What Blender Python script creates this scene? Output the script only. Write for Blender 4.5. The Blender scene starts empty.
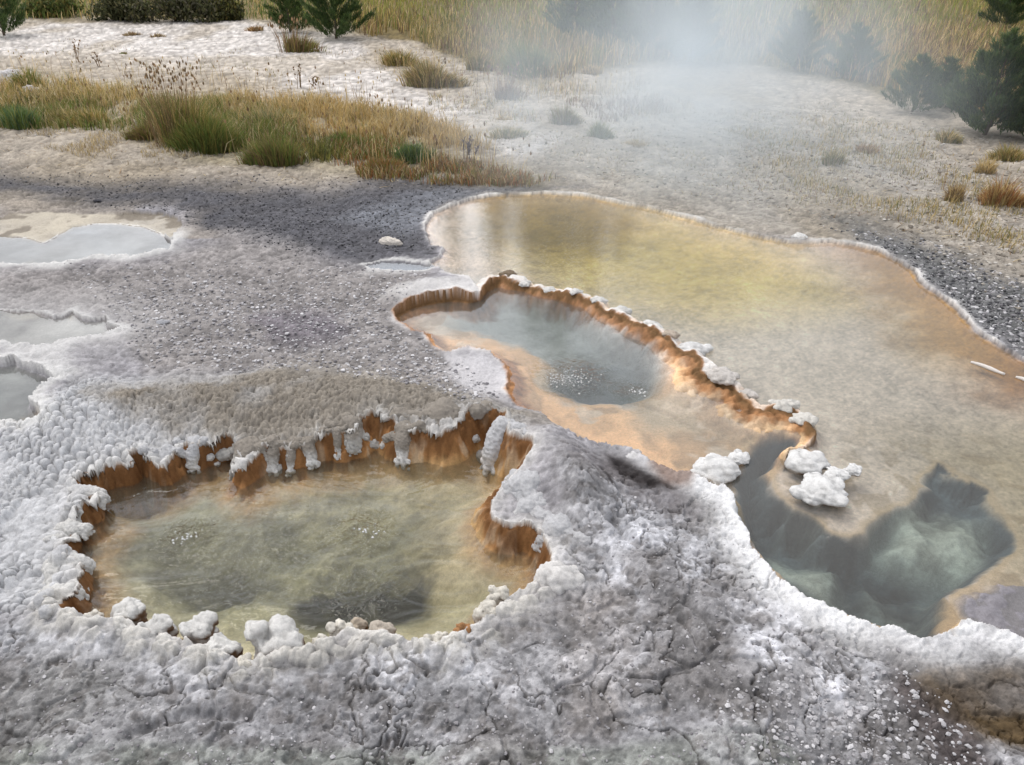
import bpy, math, random
import numpy as np

rng = np.random.default_rng(7)
random.seed(7)
S = bpy.context.scene
COL = S.collection
R = math.radians

# ------------------------------------------------------------------ camera
H, PITCH, F = 2.5, R(30.0), 804.0
CP, SP = math.cos(PITCH), math.sin(PITCH)
cam = bpy.data.cameras.new('camera')
cam.sensor_width = 36.0
cam.lens = F / 1024 * 36.0
cam.clip_start, cam.clip_end = 0.05, 3000
co = bpy.data.objects.new('camera', cam)
co.location = (0, 0, H)
co.rotation_euler = (R(90) - PITCH, 0, 0)
COL.objects.link(co)
S.camera = co


def G(px, py, z=0.0):
    """the point of the level plane at height z that the photograph shows at px, py"""
    dx, du = (px - 512.0), (382.5 - py)
    vy = F * CP + du * SP
    vz = -F * SP + du * CP
    t = (z - H) / vz
    return (dx * t, vy * t, z)


def GP(pts, z=0.0):
    return np.array([G(a, b, z)[:2] for a, b in pts], dtype=np.float32)


def to_px(X, Y, z=0.0):
    w = np.maximum(Y * CP + (H - z) * SP, 0.35)
    return 512.0 + F * X / w, 382.5 - F * (Y * SP - (H - z) * CP) / w


# ------------------------------------------------------------------ noise
def _hash(ix, iy, seed):
    with np.errstate(over='ignore'):
        h = (ix.astype(np.int64) * 374761393 + iy.astype(np.int64) * 668265263 + seed * 1442695041) & 0xffffffff
        h = ((h ^ (h >> 13)) * 1274126177) & 0xffffffff
        h = (h ^ (h >> 16)) & 0xffffffff
    return (h & 0xffffff).astype(np.float32) / np.float32(0xffffff)


def vnoise(x, y, seed=0):
    ix, iy = np.floor(x), np.floor(y)
    fx, fy = (x - ix).astype(np.float32), (y - iy).astype(np.float32)
    ix, iy = ix.astype(np.int32), iy.astype(np.int32)
    fx = fx * fx * fx * (fx * (fx * 6 - 15) + 10)
    fy = fy * fy * fy * (fy * (fy * 6 - 15) + 10)
    a, b = _hash(ix, iy, seed), _hash(ix + 1, iy, seed)
    c, d = _hash(ix, iy + 1, seed), _hash(ix + 1, iy + 1, seed)
    return (a + (b - a) * fx) * (1 - fy) + (c + (d - c) * fx) * fy


def fbm(x, y, freq, octv=4, seed=0, gain=0.5):
    """-1..1"""
    s, a, t = 0.0, 1.0, 0.0
    for o in range(octv):
        s = s + a * (vnoise(x * freq + 17.3 * o, y * freq - 9.1 * o, seed + o) * 2 - 1)
        t += a
        a *= gain
        freq *= 2.03
    return s / t * 1.5


def worley(x, y, freq, seed=0, jit=0.9):
    """F1, F2 (in cells) and a random number of the nearest cell"""
    x, y = x * freq, y * freq
    ix, iy = np.floor(x).astype(np.int32), np.floor(y).astype(np.int32)
    f1 = np.full(x.shape, 9.0, np.float32)
    f2 = np.full(x.shape, 9.0, np.float32)
    idr = np.zeros(x.shape, np.float32)
    for dx in (-1, 0, 1):
        for dy in (-1, 0, 1):
            cx, cy = ix + dx, iy + dy
            px = cx + 0.5 + (_hash(cx, cy, seed) - 0.5) * jit
            py = cy + 0.5 + (_hash(cx, cy, seed + 71) - 0.5) * jit
            d = np.sqrt((px - x) ** 2 + (py - y) ** 2).astype(np.float32)
            near = d < f1
            f2 = np.where(near, f1, np.minimum(f2, d))
            idr = np.where(near, _hash(cx, cy, seed + 133), idr)
            f1 = np.where(near, d, f1)
    return f1, f2, idr


def sstep(a, b, x):
    t = np.clip((x - a) / (b - a), 0, 1)
    return t * t * (3 - 2 * t)


def sdf(poly, X, Y, far=1.0):
    """signed distance, positive inside; exact only within `far` of the outline's box"""
    P = np.asarray(poly, np.float32)
    x0, y0 = P.min(0) - far
    x1, y1 = P.max(0) + far
    out = np.full(X.shape, -far, np.float32)
    m = (X > x0) & (X < x1) & (Y > y0) & (Y < y1)
    if not m.any():
        return out
    x, y = X[m].astype(np.float32), Y[m].astype(np.float32)
    d = np.full(x.shape, 1e9, np.float32)
    ins = np.zeros(x.shape, bool)
    n = len(P)
    for i in range(n):
        ax, ay = P[i]
        bx, by = P[(i + 1) % n]
        ex, ey = bx - ax, by - ay
        wx, wy = x - ax, y - ay
        t = np.clip((wx * ex + wy * ey) / max(ex * ex + ey * ey, 1e-12), 0, 1)
        d = np.minimum(d, (wx - ex * t) ** 2 + (wy - ey * t) ** 2)
        if ay != by:
            c = ((ay > y) != (by > y)) & (x < (bx - ax) * (y - ay) / (by - ay) + ax)
            ins ^= c
    d = np.sqrt(d)
    out[m] = np.where(ins, d, -d)
    return out


# ------------------------------------------------------------------ outlines of the place
FRONT_PX = [(52, 604), (66, 598), (84, 602), (84, 580), (90, 566), (80, 561), (66, 551), (67, 538), (80, 530), (64, 527), (72, 516),
            (90, 510), (110, 500), (96, 496), (80, 490), (76, 481), (86, 474), (98, 476), (112, 470), (128, 474), (141, 470),
            (143, 461), (128, 457), (141, 455), (148, 466), (154, 468), (157, 478), (166, 474), (172, 467), (178, 461), (178, 452),
            (189, 449), (194, 460), (205, 452), (214, 447), (223, 446), (229, 439), (236, 448), (240, 451), (233, 457), (239, 463),
            (229, 474), (240, 476), (251, 472), (254, 463), (263, 454), (272, 447), (279, 455), (284, 451), (291, 458), (299, 453),
            (308, 455), (312, 447), (319, 440), (328, 444), (336, 450), (346, 447), (358, 440), (367, 430), (376, 423), (384, 428),
            (393, 440), (400, 448), (408, 446), (414, 441), (425, 438), (432, 447), (448, 448), (460, 444), (466, 431), (478, 424),
            (492, 422), (503, 433), (505, 441), (496, 447), (500, 456), (512, 460), (530, 459), (539, 464), (526, 472), (512, 480),
            (500, 488), (490, 498), (483, 508), (481, 520), (490, 526), (495, 535), (507, 541), (520, 531), (535, 526), (538, 545),
            (545, 556), (558, 563), (548, 569), (536, 575), (535, 590), (520, 592), (504, 593), (496, 602), (492, 613), (478, 622),
            (462, 628), (450, 640), (440, 650), (430, 651), (414, 641), (390, 636), (366, 632), (345, 628), (330, 636), (308, 645),
            (285, 652), (264, 656), (255, 665), (243, 668), (234, 660), (215, 652), (205, 640), (186, 640), (172, 634), (146, 634),
            (138, 626), (112, 622), (90, 618), (72, 612)]
BIG_PX = [(424, 224), (433, 213), (450, 205), (470, 198), (500, 194), (545, 192), (590, 195), (620, 202), (650, 207), (690, 217),
          (720, 226), (760, 235), (790, 241), (830, 240), (860, 244), (880, 250), (900, 260), (914, 269), (921, 281), (940, 293),
          (958, 307), (970, 322), (985, 335), (1005, 347), (1030, 360), (1090, 385), (1300, 440), (1300, 760), (1150, 690),
          (1060, 655), (1020, 640), (992, 630), (965, 623), (950, 632), (935, 638), (915, 640), (900, 632), (880, 626), (858, 622),
          (830, 610), (800, 595), (780, 580), (765, 565), (752, 547), (742, 522), (735, 497), (722, 490), (716, 492), (690, 480),
          (665, 470), (650, 464), (634, 452), (620, 448), (590, 446), (575, 447), (560, 442), (545, 431), (533, 416), (519, 405),
          (507, 392), (510, 371), (500, 359), (489, 351), (468, 346), (445, 351), (432, 346), (427, 332), (413, 329), (398, 321),
          (394, 313), (402, 309), (414, 304), (430, 300), (441, 298), (455, 297), (470, 299), (479, 296), (475, 290),
          (470, 285), (452, 279), (440, 268), (428, 262), (442, 254), (444, 246), (432, 245), (427, 234)]
MID_PX = [(394, 313), (402, 309), (414, 304), (430, 300), (441, 298), (455, 297), (470, 299), (480, 297), (486, 290),
          (492, 284), (500, 281), (512, 284), (530, 288), (546, 291), (562, 295), (576, 299), (590, 304), (602, 311),
          (612, 315), (625, 321), (636, 328), (650, 332), (662, 339), (671, 345), (682, 354), (694, 358), (702, 366), (700, 374),
          (712, 384), (726, 384), (739, 396), (747, 404), (757, 412), (772, 410), (785, 408), (800, 416), (812, 424), (816, 436),
          (806, 448), (790, 452), (775, 470), (750, 470), (720, 482), (690, 480), (665, 470), (650, 464), (634, 452), (620, 448),
          (590, 446), (575, 447), (560, 442), (545, 431), (533, 416), (519, 405), (507, 392), (510, 371), (500, 359), (489, 351),
          (468, 346), (445, 351), (432, 346), (427, 332), (413, 329), (398, 321)]
DEEP_PX = [(930, 474), (935, 456), (943, 464), (965, 476), (988, 488), (1004, 508), (1011, 530), (1003, 556), (990, 572), (965, 584),
           (950, 596), (942, 614), (930, 640), (900, 645), (860, 634), (800, 604), (765, 574), (745, 545), (735, 520), (732, 490),
           (744, 470), (746, 452), (772, 439), (794, 444), (790, 458), (772, 478), (772, 498), (792, 515), (812, 520), (824, 531),
           (850, 531), (872, 524), (886, 510), (896, 500), (914, 490), (936, 480)]
LEFT_A_PX = [(-120, 250), (-60, 240), (0, 234), (26, 236), (44, 241), (58, 233), (70, 225), (95, 222), (118, 222), (140, 224),
             (158, 231), (173, 241), (168, 250), (148, 255), (128, 258), (96, 257), (60, 265), (0, 264), (-120, 270)]
SHELF_PX = [(-60, 232), (-20, 222), (10, 212), (40, 209), (70, 211), (120, 213), (160, 212), (178, 217), (184, 226), (172, 238),
            (140, 226), (95, 222), (60, 233), (42, 242), (15, 236), (-20, 238)]
LEFT_B_PX = [(-120, 300), (-40, 306), (0, 308), (16, 310), (30, 309), (44, 313), (53, 316), (62, 315), (71, 311), (80, 317), (92, 319),
             (105, 317), (110, 325), (120, 330), (104, 337), (82, 339), (62, 344), (40, 350), (20, 347), (-10, 341), (-120, 350)]
LEFT_C_PX = [(-120, 380), (-50, 368), (0, 364), (14, 361), (26, 367), (40, 371), (48, 375), (58, 383), (46, 388), (34, 396), (31, 403),
             (42, 414), (44, 429), (34, 428), (18, 425), (0, 424), (-60, 428), (-120, 425)]
PUDDLE_PX = [(362, 264), (378, 260), (400, 260), (430, 262), (440, 266), (418, 271), (392, 270), (372, 268)]

WL_FRONT, WL_BIG, WL_LEFT = -0.090, -0.026, -0.020


def smooth_outline(P, sigma, grow, n=420):
    """an even, rounded copy of an outline, pushed outwards by grow"""
    P = np.vstack([P, P[:1]]).astype(float)
    s_ = np.r_[0, np.cumsum(np.linalg.norm(np.diff(P, axis=0), axis=1))]
    u = np.linspace(0, s_[-1], n, endpoint=False)
    Q = np.column_stack([np.interp(u, s_, P[:, 0]), np.interp(u, s_, P[:, 1])])
    k = int(3 * sigma / (s_[-1] / n)) + 1
    w_ = np.exp(-0.5 * (np.arange(-k, k + 1) * s_[-1] / n / sigma) ** 2)
    w_ /= w_.sum()
    Q = sum(w_[i] * np.roll(Q, k - i, 0) for i in range(2 * k + 1))
    area = np.sum(Q[:, 0] * np.roll(Q[:, 1], -1) - np.roll(Q[:, 0], -1) * Q[:, 1])
    if area < 0:
        Q = Q[::-1]
    e = np.roll(Q, -1, 0) - np.roll(Q, 1, 0)
    return Q + np.stack([e[:, 1], -e[:, 0]], 1) / np.linalg.norm(e, axis=1)[:, None] * grow


FRONT, BIG, MID = GP(FRONT_PX), GP(BIG_PX), GP(MID_PX)
FRONT = smooth_outline(FRONT, 0.085, 0.03)[::3]
DEEP = GP(DEEP_PX, -0.08)
LEFT_A, LEFT_B, LEFT_C, PUDDLE, SHELF = GP(LEFT_A_PX), GP(LEFT_B_PX), GP(LEFT_C_PX), GP(PUDDLE_PX), GP(SHELF_PX)


def bump_at(X, Y, px, py, z, rx, ry=None):
    c = G(px, py, z)
    ry = ry or rx
    return np.exp(-(((X - c[0]) / rx) ** 2 + ((Y - c[1]) / ry) ** 2))


def ridge_line(px, py, line, wid):
    """0..1 nearness to a polyline given in photograph pixels"""
    d = np.full(px.shape, 1e9, np.float32)
    for (ax, ay), (bx, by) in zip(line[:-1], line[1:]):
        ex, ey = bx - ax, by - ay
        t = np.clip(((px - ax) * ex + (py - ay) * ey) / (ex * ex + ey * ey), 0, 1)
        d = np.minimum(d, (px - ax - ex * t) ** 2 + (py - ay - ey * t) ** 2)
    return np.exp(-d / (wid * wid))


def lerp(c, col, m):
    m = np.clip(m, 0, 1)[..., None]
    return c * (1 - m) + np.asarray(col, np.float32) * m


# ------------------------------------------------------------------ the ground
def terrain(X, Y):
    """height, albedo, wetness and sideways shift of the ground at X, Y"""
    X = X.astype(np.float32)
    Y = Y.astype(np.float32)
    px, py = to_px(X, Y)
    far = sstep(9.0, 14.0, Y)
    near = 1 - far
    n1 = fbm(X, Y, 0.9, 4, 11)
    n2 = fbm(X, Y, 4.0, 4, 23)
    n3 = fbm(X, Y, 14.0, 4, 37)
    n4 = fbm(X, Y, 45.0, 3, 51)
    wx = X + 0.012 * fbm(X, Y, 12.0, 3, 61) + 0.003 * n4
    wy = Y + 0.012 * fbm(X, Y, 12.0, 3, 67) + 0.003 * n3
    wbx = X + 0.05 * fbm(X, Y, 4.0, 4, 71)
    wby = Y + 0.05 * fbm(X, Y, 4.0, 4, 73)

    dF = sdf(FRONT, wx, wy, 0.9)
    dB = sdf(BIG, wx, wy, 1.2)
    dM = sdf(MID, wx, wy, 0.9)
    dD = sdf(DEEP, X + 0.05 * n2 + 0.018 * n3, Y + 0.06 * fbm(X, Y, 3.0, 3, 79) + 0.018 * n3, 0.9)
    dMs = sdf(MID, X + 0.025 * n2, Y + 0.025 * n1, 0.9)
    dA = sdf(LEFT_A, wx, wy, 0.8)
    dS = sdf(SHELF, wx, wy, 0.6)
    dLB = sdf(LEFT_B, wx, wy, 0.8)
    dC = sdf(LEFT_C, wx, wy, 0.8)
    dP = sdf(PUDDLE, wx, wy, 0.5)

    def pz(poly, soft, amp=0.0, noise=None):
        d = sdf(np.asarray(poly, np.float32), px + (amp * n2 if amp else 0), py + (amp * 0.6 * n1 if amp else 0), 150.0)
        return sstep(-soft, soft, d)

    pxF, pyF = to_px(X, Y, -0.30)
    pxD, pyD = to_px(X, Y, -0.22)
    pxM, pyM = to_px(X, Y, -0.16)

    def pzz(poly, soft, amp, qx, qy):
        d = sdf(np.asarray(poly, np.float32), qx + amp * n2, qy + amp * 0.6 * n1 + amp * 0.25 * n3, 150.0)
        return sstep(-soft, soft, d)

    # zones, as areas of the ground
    knobby = pz([(-120, 428), (40, 425), (70, 385), (150, 382), (260, 376), (360, 384), (450, 400), (520, 425), (520, 450),
                 (380, 450), (200, 480), (100, 520), (60, 608), (-120, 608)], 14, 10)
    brown = pz([(95, 405), (160, 386), (270, 374), (360, 380), (440, 390), (565, 428), (560, 450), (525, 452), (500, 440), (400, 452), (330, 455), (240, 458),
                (170, 440)], 17, 20)
    fore = pz([(-300, 615), (60, 618), (250, 675), (330, 650), (440, 655), (560, 600), (560, 470), (600, 455), (720, 500), (800, 605),
               (920, 645), (1020, 650), (1300, 800), (1300, 1400), (-300, 1400)], 14, 8)
    grav = pz([(-200, 275), (170, 262), (230, 235), (330, 262), (430, 270), (400, 320), (500, 380), (500, 425), (330, 382), (150, 375),
               (125, 340), (60, 350), (115, 320), (-200, 300)], 14, 10)
    darkg = pz([(-60, 160), (60, 172), (190, 182), (330, 186), (430, 180), (590, 180), (500, 192), (440, 208), (421, 226), (436, 250),
                (360, 258), (300, 262), (230, 244), (190, 222), (176, 208), (90, 200), (-60, 180)], 12, 14)
    rdark = pz([(820, 222), (900, 230), (1010, 275), (1200, 330), (1300, 440), (1030, 360), (970, 322), (921, 281), (900, 258)], 14, 14)
    white_plain = pz([(-400, 22), (-30, 22), (240, 22), (350, 40), (400, 80), (470, 108), (570, 140), (520, 160), (430, 130), (300, 88), (200, 72),
                      (80, 64), (0, 54), (-400, 52)], 7, 6)
    meadow = np.maximum(pz([(-3000, 20), (110, 19), (250, 21), (350, 30), (420, 45), (520, 82), (640, 64), (760, 66), (880, 92), (1030, 130),
                            (1600, 200), (6000, 200), (6000, -130), (-3000, -130)], 5, 5), (Y > 31).astype(np.float32))
    band = pz([(-300, 72), (60, 78), (180, 92), (330, 100), (420, 118), (450, 150), (560, 178), (530, 190), (420, 184), (300, 168), (180, 158),
               (100, 128), (0, 122), (-300, 120)], 8, 9)
    brownpatch = pz([(905, 662), (950, 648), (1030, 640), (1200, 680), (1200, 800), (985, 745), (935, 712)], 14, 14)
    blackgrav = pz([(880, 640), (930, 655), (960, 700), (985, 745), (1000, 790), (940, 790), (890, 700)], 14, 14)
    cream_r = pzz([(928, 622), (938, 598), (955, 588), (965, 600), (960, 622), (948, 632)], 8, 20, px, py)
    wetgravel = pzz([(968, 596), (1010, 580), (1200, 580), (1200, 665), (1030, 642), (985, 630)], 8, 22, px, py)

    # ---- height
    Z = 0.020 * n1 * near + 0.02 * n1 * far + 0.014 * n2 * near
    Z = Z + 0.115 * ridge_line(px, py, [(60, 428), (130, 418), (250, 410), (350, 412), (450, 418), (530, 442), (580, 500)], 29) * near
    Z = Z + 0.05 * ridge_line(px, py, [(560, 480), (620, 530), (700, 610), (760, 680)], 40) * near
    f1, f2, idr = worley(X + 0.010 * n3, Y + 0.010 * n3, 23.0, 5)
    pop = np.sqrt(np.clip(1 - (f1 / 0.70) ** 2, 0, 1)) * (0.6 + 0.55 * idr)
    g1, g2, gid = worley(X + 0.008 * n4 + 0.01 * n3, Y + 0.008 * n4, 41.0, 9)
    pop2 = np.sqrt(np.clip(1 - (g1 / 0.80) ** 2, 0, 1))
    fine = np.clip(sstep(-.15, .35, fbm(X, Y, 1.9, 3, 223)) + brown, 0, 1)
    bare = sstep(.25, .6, fbm(X, Y, 2.6, 3, 227)) * (1 - brown)
    fine = fine * (1 - 0.35 * brown * sstep(0, .4, n1))
    Z = Z + knobby * (((1 - fine) * (0.044 * pop - 0.024 * sstep(0.16, 0.0, f2 - f1)) + fine * (0.022 * pop2 * (0.5 + gid) - 0.012 * sstep(0.2, 0.0, g2 - g1))) * (1 - 0.8 * bare)
                      - 0.018 + 0.016 * fbm(X, Y, 7.0, 3, 225) + 0.004 * n3 + 0.003 * n4)
    crack = np.abs(fbm(wbx, wby, 4.2, 5, 91))
    crack2 = np.abs(fbm(X, Y, 13.0, 3, 97))
    cr = sstep(0.045, 0.0, crack) * sstep(-0.1, 0.4, n2 + 0.3)
    cr2 = sstep(0.06, 0.0, crack2) * sstep(-.1, .3, fbm(X, Y, 2.3, 2, 99))
    n5 = fbm(X, Y, 110.0, 2, 53)
    rough = 0.0055 * n3 + 0.0030 * n4 + 0.0016 * n5
    pit = sstep(0.25, 0.7, fbm(wx, wy, 21.0, 4, 101))
    q1, q2, qid = worley(wbx, wby, 6.5, 105)
    plate = sstep(0.0, 0.16, q2 - q1)
    pmask = sstep(-0.35, 0.25, fbm(X, Y, 1.7, 3, 107))
    lump = np.abs(fbm(wx, wy, 17.0, 4, 109))
    Z = Z + fore * near * (rough - 0.020 * cr - 0.012 * cr2 - 0.017 * pit * (1 - 0.6 * pmask) + pmask * (0.012 * plate + 0.024 * (qid - 0.5) * plate)
                           - 0.008 * lump * (1 - pmask) + 0.0045 * pop2)
    Z = Z - 0.035 * fore * ridge_line(px, py, [(130, 735), (165, 722), (205, 716), (250, 720)], 5) - 0.025 * fore * ridge_line(px, py, [(830, 640), (880, 655), (910, 668), (925, 690)], 5)
    Z = Z - 0.03 * fore * ridge_line(px, py, [(612, 527), (625, 545), (637, 552)], 4)
    chipz = np.clip((f2 - f1) * 3.0, 0, 1)
    h1, h2, hid = worley(X * 0.8 + 0.01 * n4, Y + 0.006 * n4, 34.0, 15)
    chip = np.clip((h2 - h1) * 4.0, 0, 1) * (hid - 0.3)
    gz = np.maximum(grav, np.maximum(darkg, rdark))
    Z = Z + gz * near * (0.012 * chip + 0.006 * n4 + 0.004 * n3)
    other = near * np.clip(1 - fore - knobby - gz, 0, 1)
    Z = Z + other * (0.010 * n3 + 0.006 * n4)
    Z = Z + far * 0.008 * n3

    # crust lips round the pools
    b1, b2, bid = worley(X + 0.02 * n3, Y + 0.02 * n3, 14.0, 205)
    bigk = np.sqrt(np.clip(1 - (b1 / 0.62) ** 2, 0, 1)) * (bid > 0.35)
    Z = Z + 0.034 * bigk * np.exp(-((dF + 0.045) / 0.05) ** 2) * sstep(570, 600, py) * (0.5 + 0.8 * bid)
    lipF = np.exp(-np.clip(-dF, 0, 9) / 0.07) * (dF < 0)
    Z = Z + lipF * (0.014 + 0.020 * pop)
    for d_, a_ in ((dA, .009), (dLB, .008), (dC, .014), (dP, .006)):
        Z = Z + a_ * np.exp(-np.clip(-d_, 0, 9) / 0.05) * (d_ < 0) * (1 + 0.7 * n3) + 0.008 * (d_ < 0) * (d_ > -.5)
    Z = Z * (1 - 0.75 * np.exp(-np.clip(-dB, 0, 9) / 0.25) * (dB <= 0) * (py < 420))
    shoreB = np.exp(-np.clip(-dB, 0, 9) / 0.05) * (dB < 0)
    Z = Z + shoreB * (0.001 + 0.012 * pop2 + 0.010 * n2 + 0.012 * (py > 430))

    Z = Z + 0.075 * ridge_line(px, py, [(396, 300), (430, 290), (468, 289)], 13) * (dB <= 0)

    def smin(a, b):
        return np.minimum(a, b)

    # big pool: a shallow bed, the mid pool and the blue hole sunk in it
    bedB = -0.02 - 0.045 * sstep(0.0, 0.12, dB) - 0.055 * sstep(0.1, 1.0, dB) + 0.006 * n2 + 0.003 * n3
    ZB = np.where(dB > 0, np.minimum(Z, bedB), Z)
    midbed = -0.075 + 0.018 * n2 + 0.008 * n3
    hole_m = sdf(GP([(440, 340), (470, 306), (540, 300), (600, 322), (640, 345), (665, 372), (655, 402), (625, 420), (575, 422), (548, 400),
                     (530, 372), (508, 360), (480, 352)], -0.2), X + 0.04 * n2, Y + 0.06 * n2, 0.8)
    midbed = midbed - 0.10 * sstep(-0.12, 0.32, hole_m + 0.05 * n2)
    midbed = midbed - 0.12 * bump_at(X + .05 * n2, Y, 612, 396, -0.2, 0.34, 0.17)
    mw = sstep(0.0, np.clip(0.19 - 0.09 * sstep(520, 470, px) * sstep(360, 335, py) + 0.04 * n2 * sstep(480, 540, px) + 0.14 * sstep(560, 620, px) * sstep(450, 430, py), .06, 1), dMs)
    rimside = sstep(-.30, -.05, dM) * sstep(484, 506, px) * sstep(300 + 54, 300 + 38, py - 0.47 * (px - 560)) * sstep(826, 796, px)
    zr = 0.010 + 0.030 * fbm(X, Y, 6.0, 3, 131) + 0.018 * pop + 0.008 * n3
    ZM = (zr * rimside + Z * (1 - rimside)) * (1 - mw) + (midbed + (1 - mw) * rimside * (0.02 * n3 + 0.03 * pop - .01)) * mw
    ZB = np.where(dM > 0, np.minimum(ZB + rimside * 0.5, ZM), ZB)
    # the crusted rim between the mid pool and the big one
    rimz = 0.016 + 0.035 * fbm(X, Y, 6.0, 3, 131) + 0.018 * pop - (np.clip(-dM, 0, 1) / np.clip(0.13 + 0.06 * n2, .05, 1)) ** 4 * 0.10
    on_rim = (dM <= 0) & (dM > -0.3) & (dB > 0) & (px > 474) & (py < 470) & (py < 300 + 0.47 * (px - 560) + 34) & ((px > 600) | (py < 300 + (px - 480) * 0.2))
    ZB = np.where(on_rim, np.maximum(ZB, rimz * sstep(832, 800, px) + ZB * sstep(800, 832, px)), ZB)
    # blue hole
    deep = -0.215 + 0.03 * n1 + 0.03 * n2 + 0.012 * n3
    chan = np.maximum.reduce([ridge_line(pxD, pyD, [(775, 540), (800, 556), (845, 548), (880, 575), (905, 585), (940, 590)], 20),
                              ridge_line(pxD, pyD, [(936, 470), (985, 505), (1000, 540)], 15),
                              ridge_line(pxD, pyD, [(880, 535), (860, 560), (845, 600), (852, 622)], 20),
                              ridge_line(pxD, pyD, [(770, 455), (755, 490), (770, 530), (800, 548)], 18)])
    deep = deep - 0.08 * chan
    deep = deep + 0.06 * ridge_line(pxD, pyD, [(905, 545), (935, 555), (950, 545)], 26)
    deep = deep + 0.06 * ridge_line(pxD, pyD, [(800, 590), (830, 598)], 26)
    dwall = sstep(-0.02, np.clip(0.12 + 0.08 * n1, .05, .3), dD)
    ZB = np.where(dD > -0.02, np.minimum(ZB, ZB * (1 - dwall) + deep * dwall), ZB)
    Z = ZB
    wz = np.clip(wetgravel + 0.55 * cream_r, 0, 1)
    Z = np.where(wz > 0, Z * (1 - wz) + wz * np.maximum(Z, -0.030 + 0.010 * n3 + 0.010 * n2), Z)

    # front pool
    fw = sstep(0.0, np.clip(0.085 + 0.03 * n1 + 0.05 * sstep(320, 380, px) * sstep(520, 480, py), .05, 1), dF)
    fbed = -0.14 - 0.17 * sstep(0.06, 0.50, dF + 0.08 * n2) + (0.030 * n2 + 0.016 * n3) * sstep(0.05, .3, dF)
    fbed = fbed - 0.10 * sstep(.0, .9, bump_at(X + .05 * n2, Y + .05 * n3, 368, 596, -0.3, 0.32, 0.24)) - 0.08 * bump_at(X + .06 * n2, Y, 215, 588, -0.3, 0.24, 0.13) \
        - 0.16 * bump_at(X, Y, 150, 530, -0.4, 0.2, 0.14) + 0.07 * bump_at(X, Y, 455, 560, -0.35, 0.3, 0.3)
    flute = 0.022 * fbm(X, Y, 34.0, 3, 141) * sstep(0, .03, dF) * sstep(.16, .06, dF)
    Z = np.where(dF > 0, np.minimum(Z, Z * (1 - fw) + fbed * fw + flute), Z)

    # left pools
    for d_, dep in ((dA, 0.028), (dLB, 0.02), (dC, 0.045), (dP, 0.03)):
        Z = np.where(d_ > 0, -0.016 - dep * sstep(0, 0.06, d_) + 0.004 * n2 - 0.03 * sstep(0.1, 0.7, d_), Z)
    Z = np.where(dS > 0, np.where(dA > 0, Z, -0.018 + 0.008 * n3 + 0.010 * n2), Z)

    # ---- albedo
    C = np.zeros(X.shape + (3,), np.float32) + np.array((0.29, 0.28, 0.295), np.float32)
    C = lerp(C, (0.335, 0.295, 0.245), pz([(-3000, 230), (170, 200), (420, 190), (430, 215), (900, 250), (1030, 350), (6000, 900), (6000, -130),
                                           (-3000, -130)], 14, 8))
    C = lerp(C, (0.40, 0.37, 0.33), pz([(540, 110), (700, 90), (860, 110), (1000, 200), (1040, 250), (900, 235), (760, 220), (600, 170)], 40, 30) * 0.7)
    C = lerp(C, (0.50, 0.47, 0.445), white_plain * (0.85 + 0.25 * n2))
    C = lerp(C, (0.30, 0.25, 0.18), sstep(0.25, 0.7, fbm(X * .6, Y * .35, 1.0, 4, 221)) * 0.5 * (py < 240) * (dB <= 0))
    C = lerp(C, (0.30, 0.26, 0.18), band * (0.75 + 0.2 * n2))
    C = lerp(C, (0.15, 0.115, 0.05), meadow)
    C = lerp(C, (0.075, 0.075, 0.085), darkg * (0.9 + 0.1 * n2))
    C = lerp(C, (0.19, 0.20, 0.225), pz([(330, 215), (440, 192), (520, 185), (440, 205), (422, 226), (400, 232)], 8, 8) * 0.7)
    C = lerp(C, (0.13, 0.135, 0.14), rdark * 0.9)
    C = lerp(C, (0.255, 0.238, 0.232), grav)
    C = lerp(C, (0.14, 0.125, 0.15), pz([(258, 318), (300, 310), (345, 318), (340, 345), (290, 352), (262, 340)], 14, 14) * 0.7 * (grav > .02))
    C = lerp(C, (0.475, 0.478, 0.49), knobby)
    C = lerp(C, (0.235, 0.21, 0.178), brown * np.clip(0.85 + 0.4 * n2 + .3 * n1, 0, 1))
    C = lerp(C, (0.25, 0.247, 0.255), fore)
    whitep = pz([(590, 500), (640, 510), (700, 545), (760, 600), (820, 640), (900, 660), (860, 720), (760, 700), (680, 640), (620, 570)], 30, 26)
    C = lerp(C, (0.56, 0.565, 0.60), fore * np.clip(0.75 * whitep * (0.7 + 0.8 * n2), 0, 1))
    whitef = pz([(-100, 612), (90, 622), (220, 668), (300, 655), (410, 645), (470, 640), (490, 690), (420, 700), (200, 700), (60, 650), (-100, 640)], 12, 14)
    C = lerp(C, (0.50, 0.505, 0.53), fore * np.clip(0.60 * whitef * (1 + 1.2 * n2), 0, 1))
    C = lerp(C, (0.235, 0.215, 0.205), fore * 0.7 * pz([(565, 600), (625, 590), (640, 660), (620, 735), (570, 740), (555, 660)], 16, 18))
    C = lerp(C, (0.25, 0.245, 0.235), fore * 0.55 * pz([(-100, 690), (80, 655), (180, 720), (140, 760), (-100, 790)], 20, 20))
    C = lerp(C, (0.25, 0.265, 0.235), fore * 0.6 * pz([(-100, 745), (300, 752), (600, 748), (760, 730), (820, 790), (-100, 900)], 8, 14))
    patch = sstep(0.1, 0.6, n1 + 0.6 * n2)
    C = lerp(C, (0.40, 0.395, 0.41), fore * 0.5 * patch)
    C = C * (1 + (fore * 0.38 * fbm(wbx, wby, 1.3, 3, 177) + fore * 0.25 * (qid - .5) * pmask)[..., None])
    C = lerp(C, (0.09, 0.08, 0.075), fore * np.clip(0.7 * cr + 0.5 * cr2, 0, 1))
    C = lerp(C, (0.13, 0.12, 0.115), fore * 0.65 * sstep(0.15, 0.6, fbm(wbx, wby, 3.0, 4, 171)))
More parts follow.
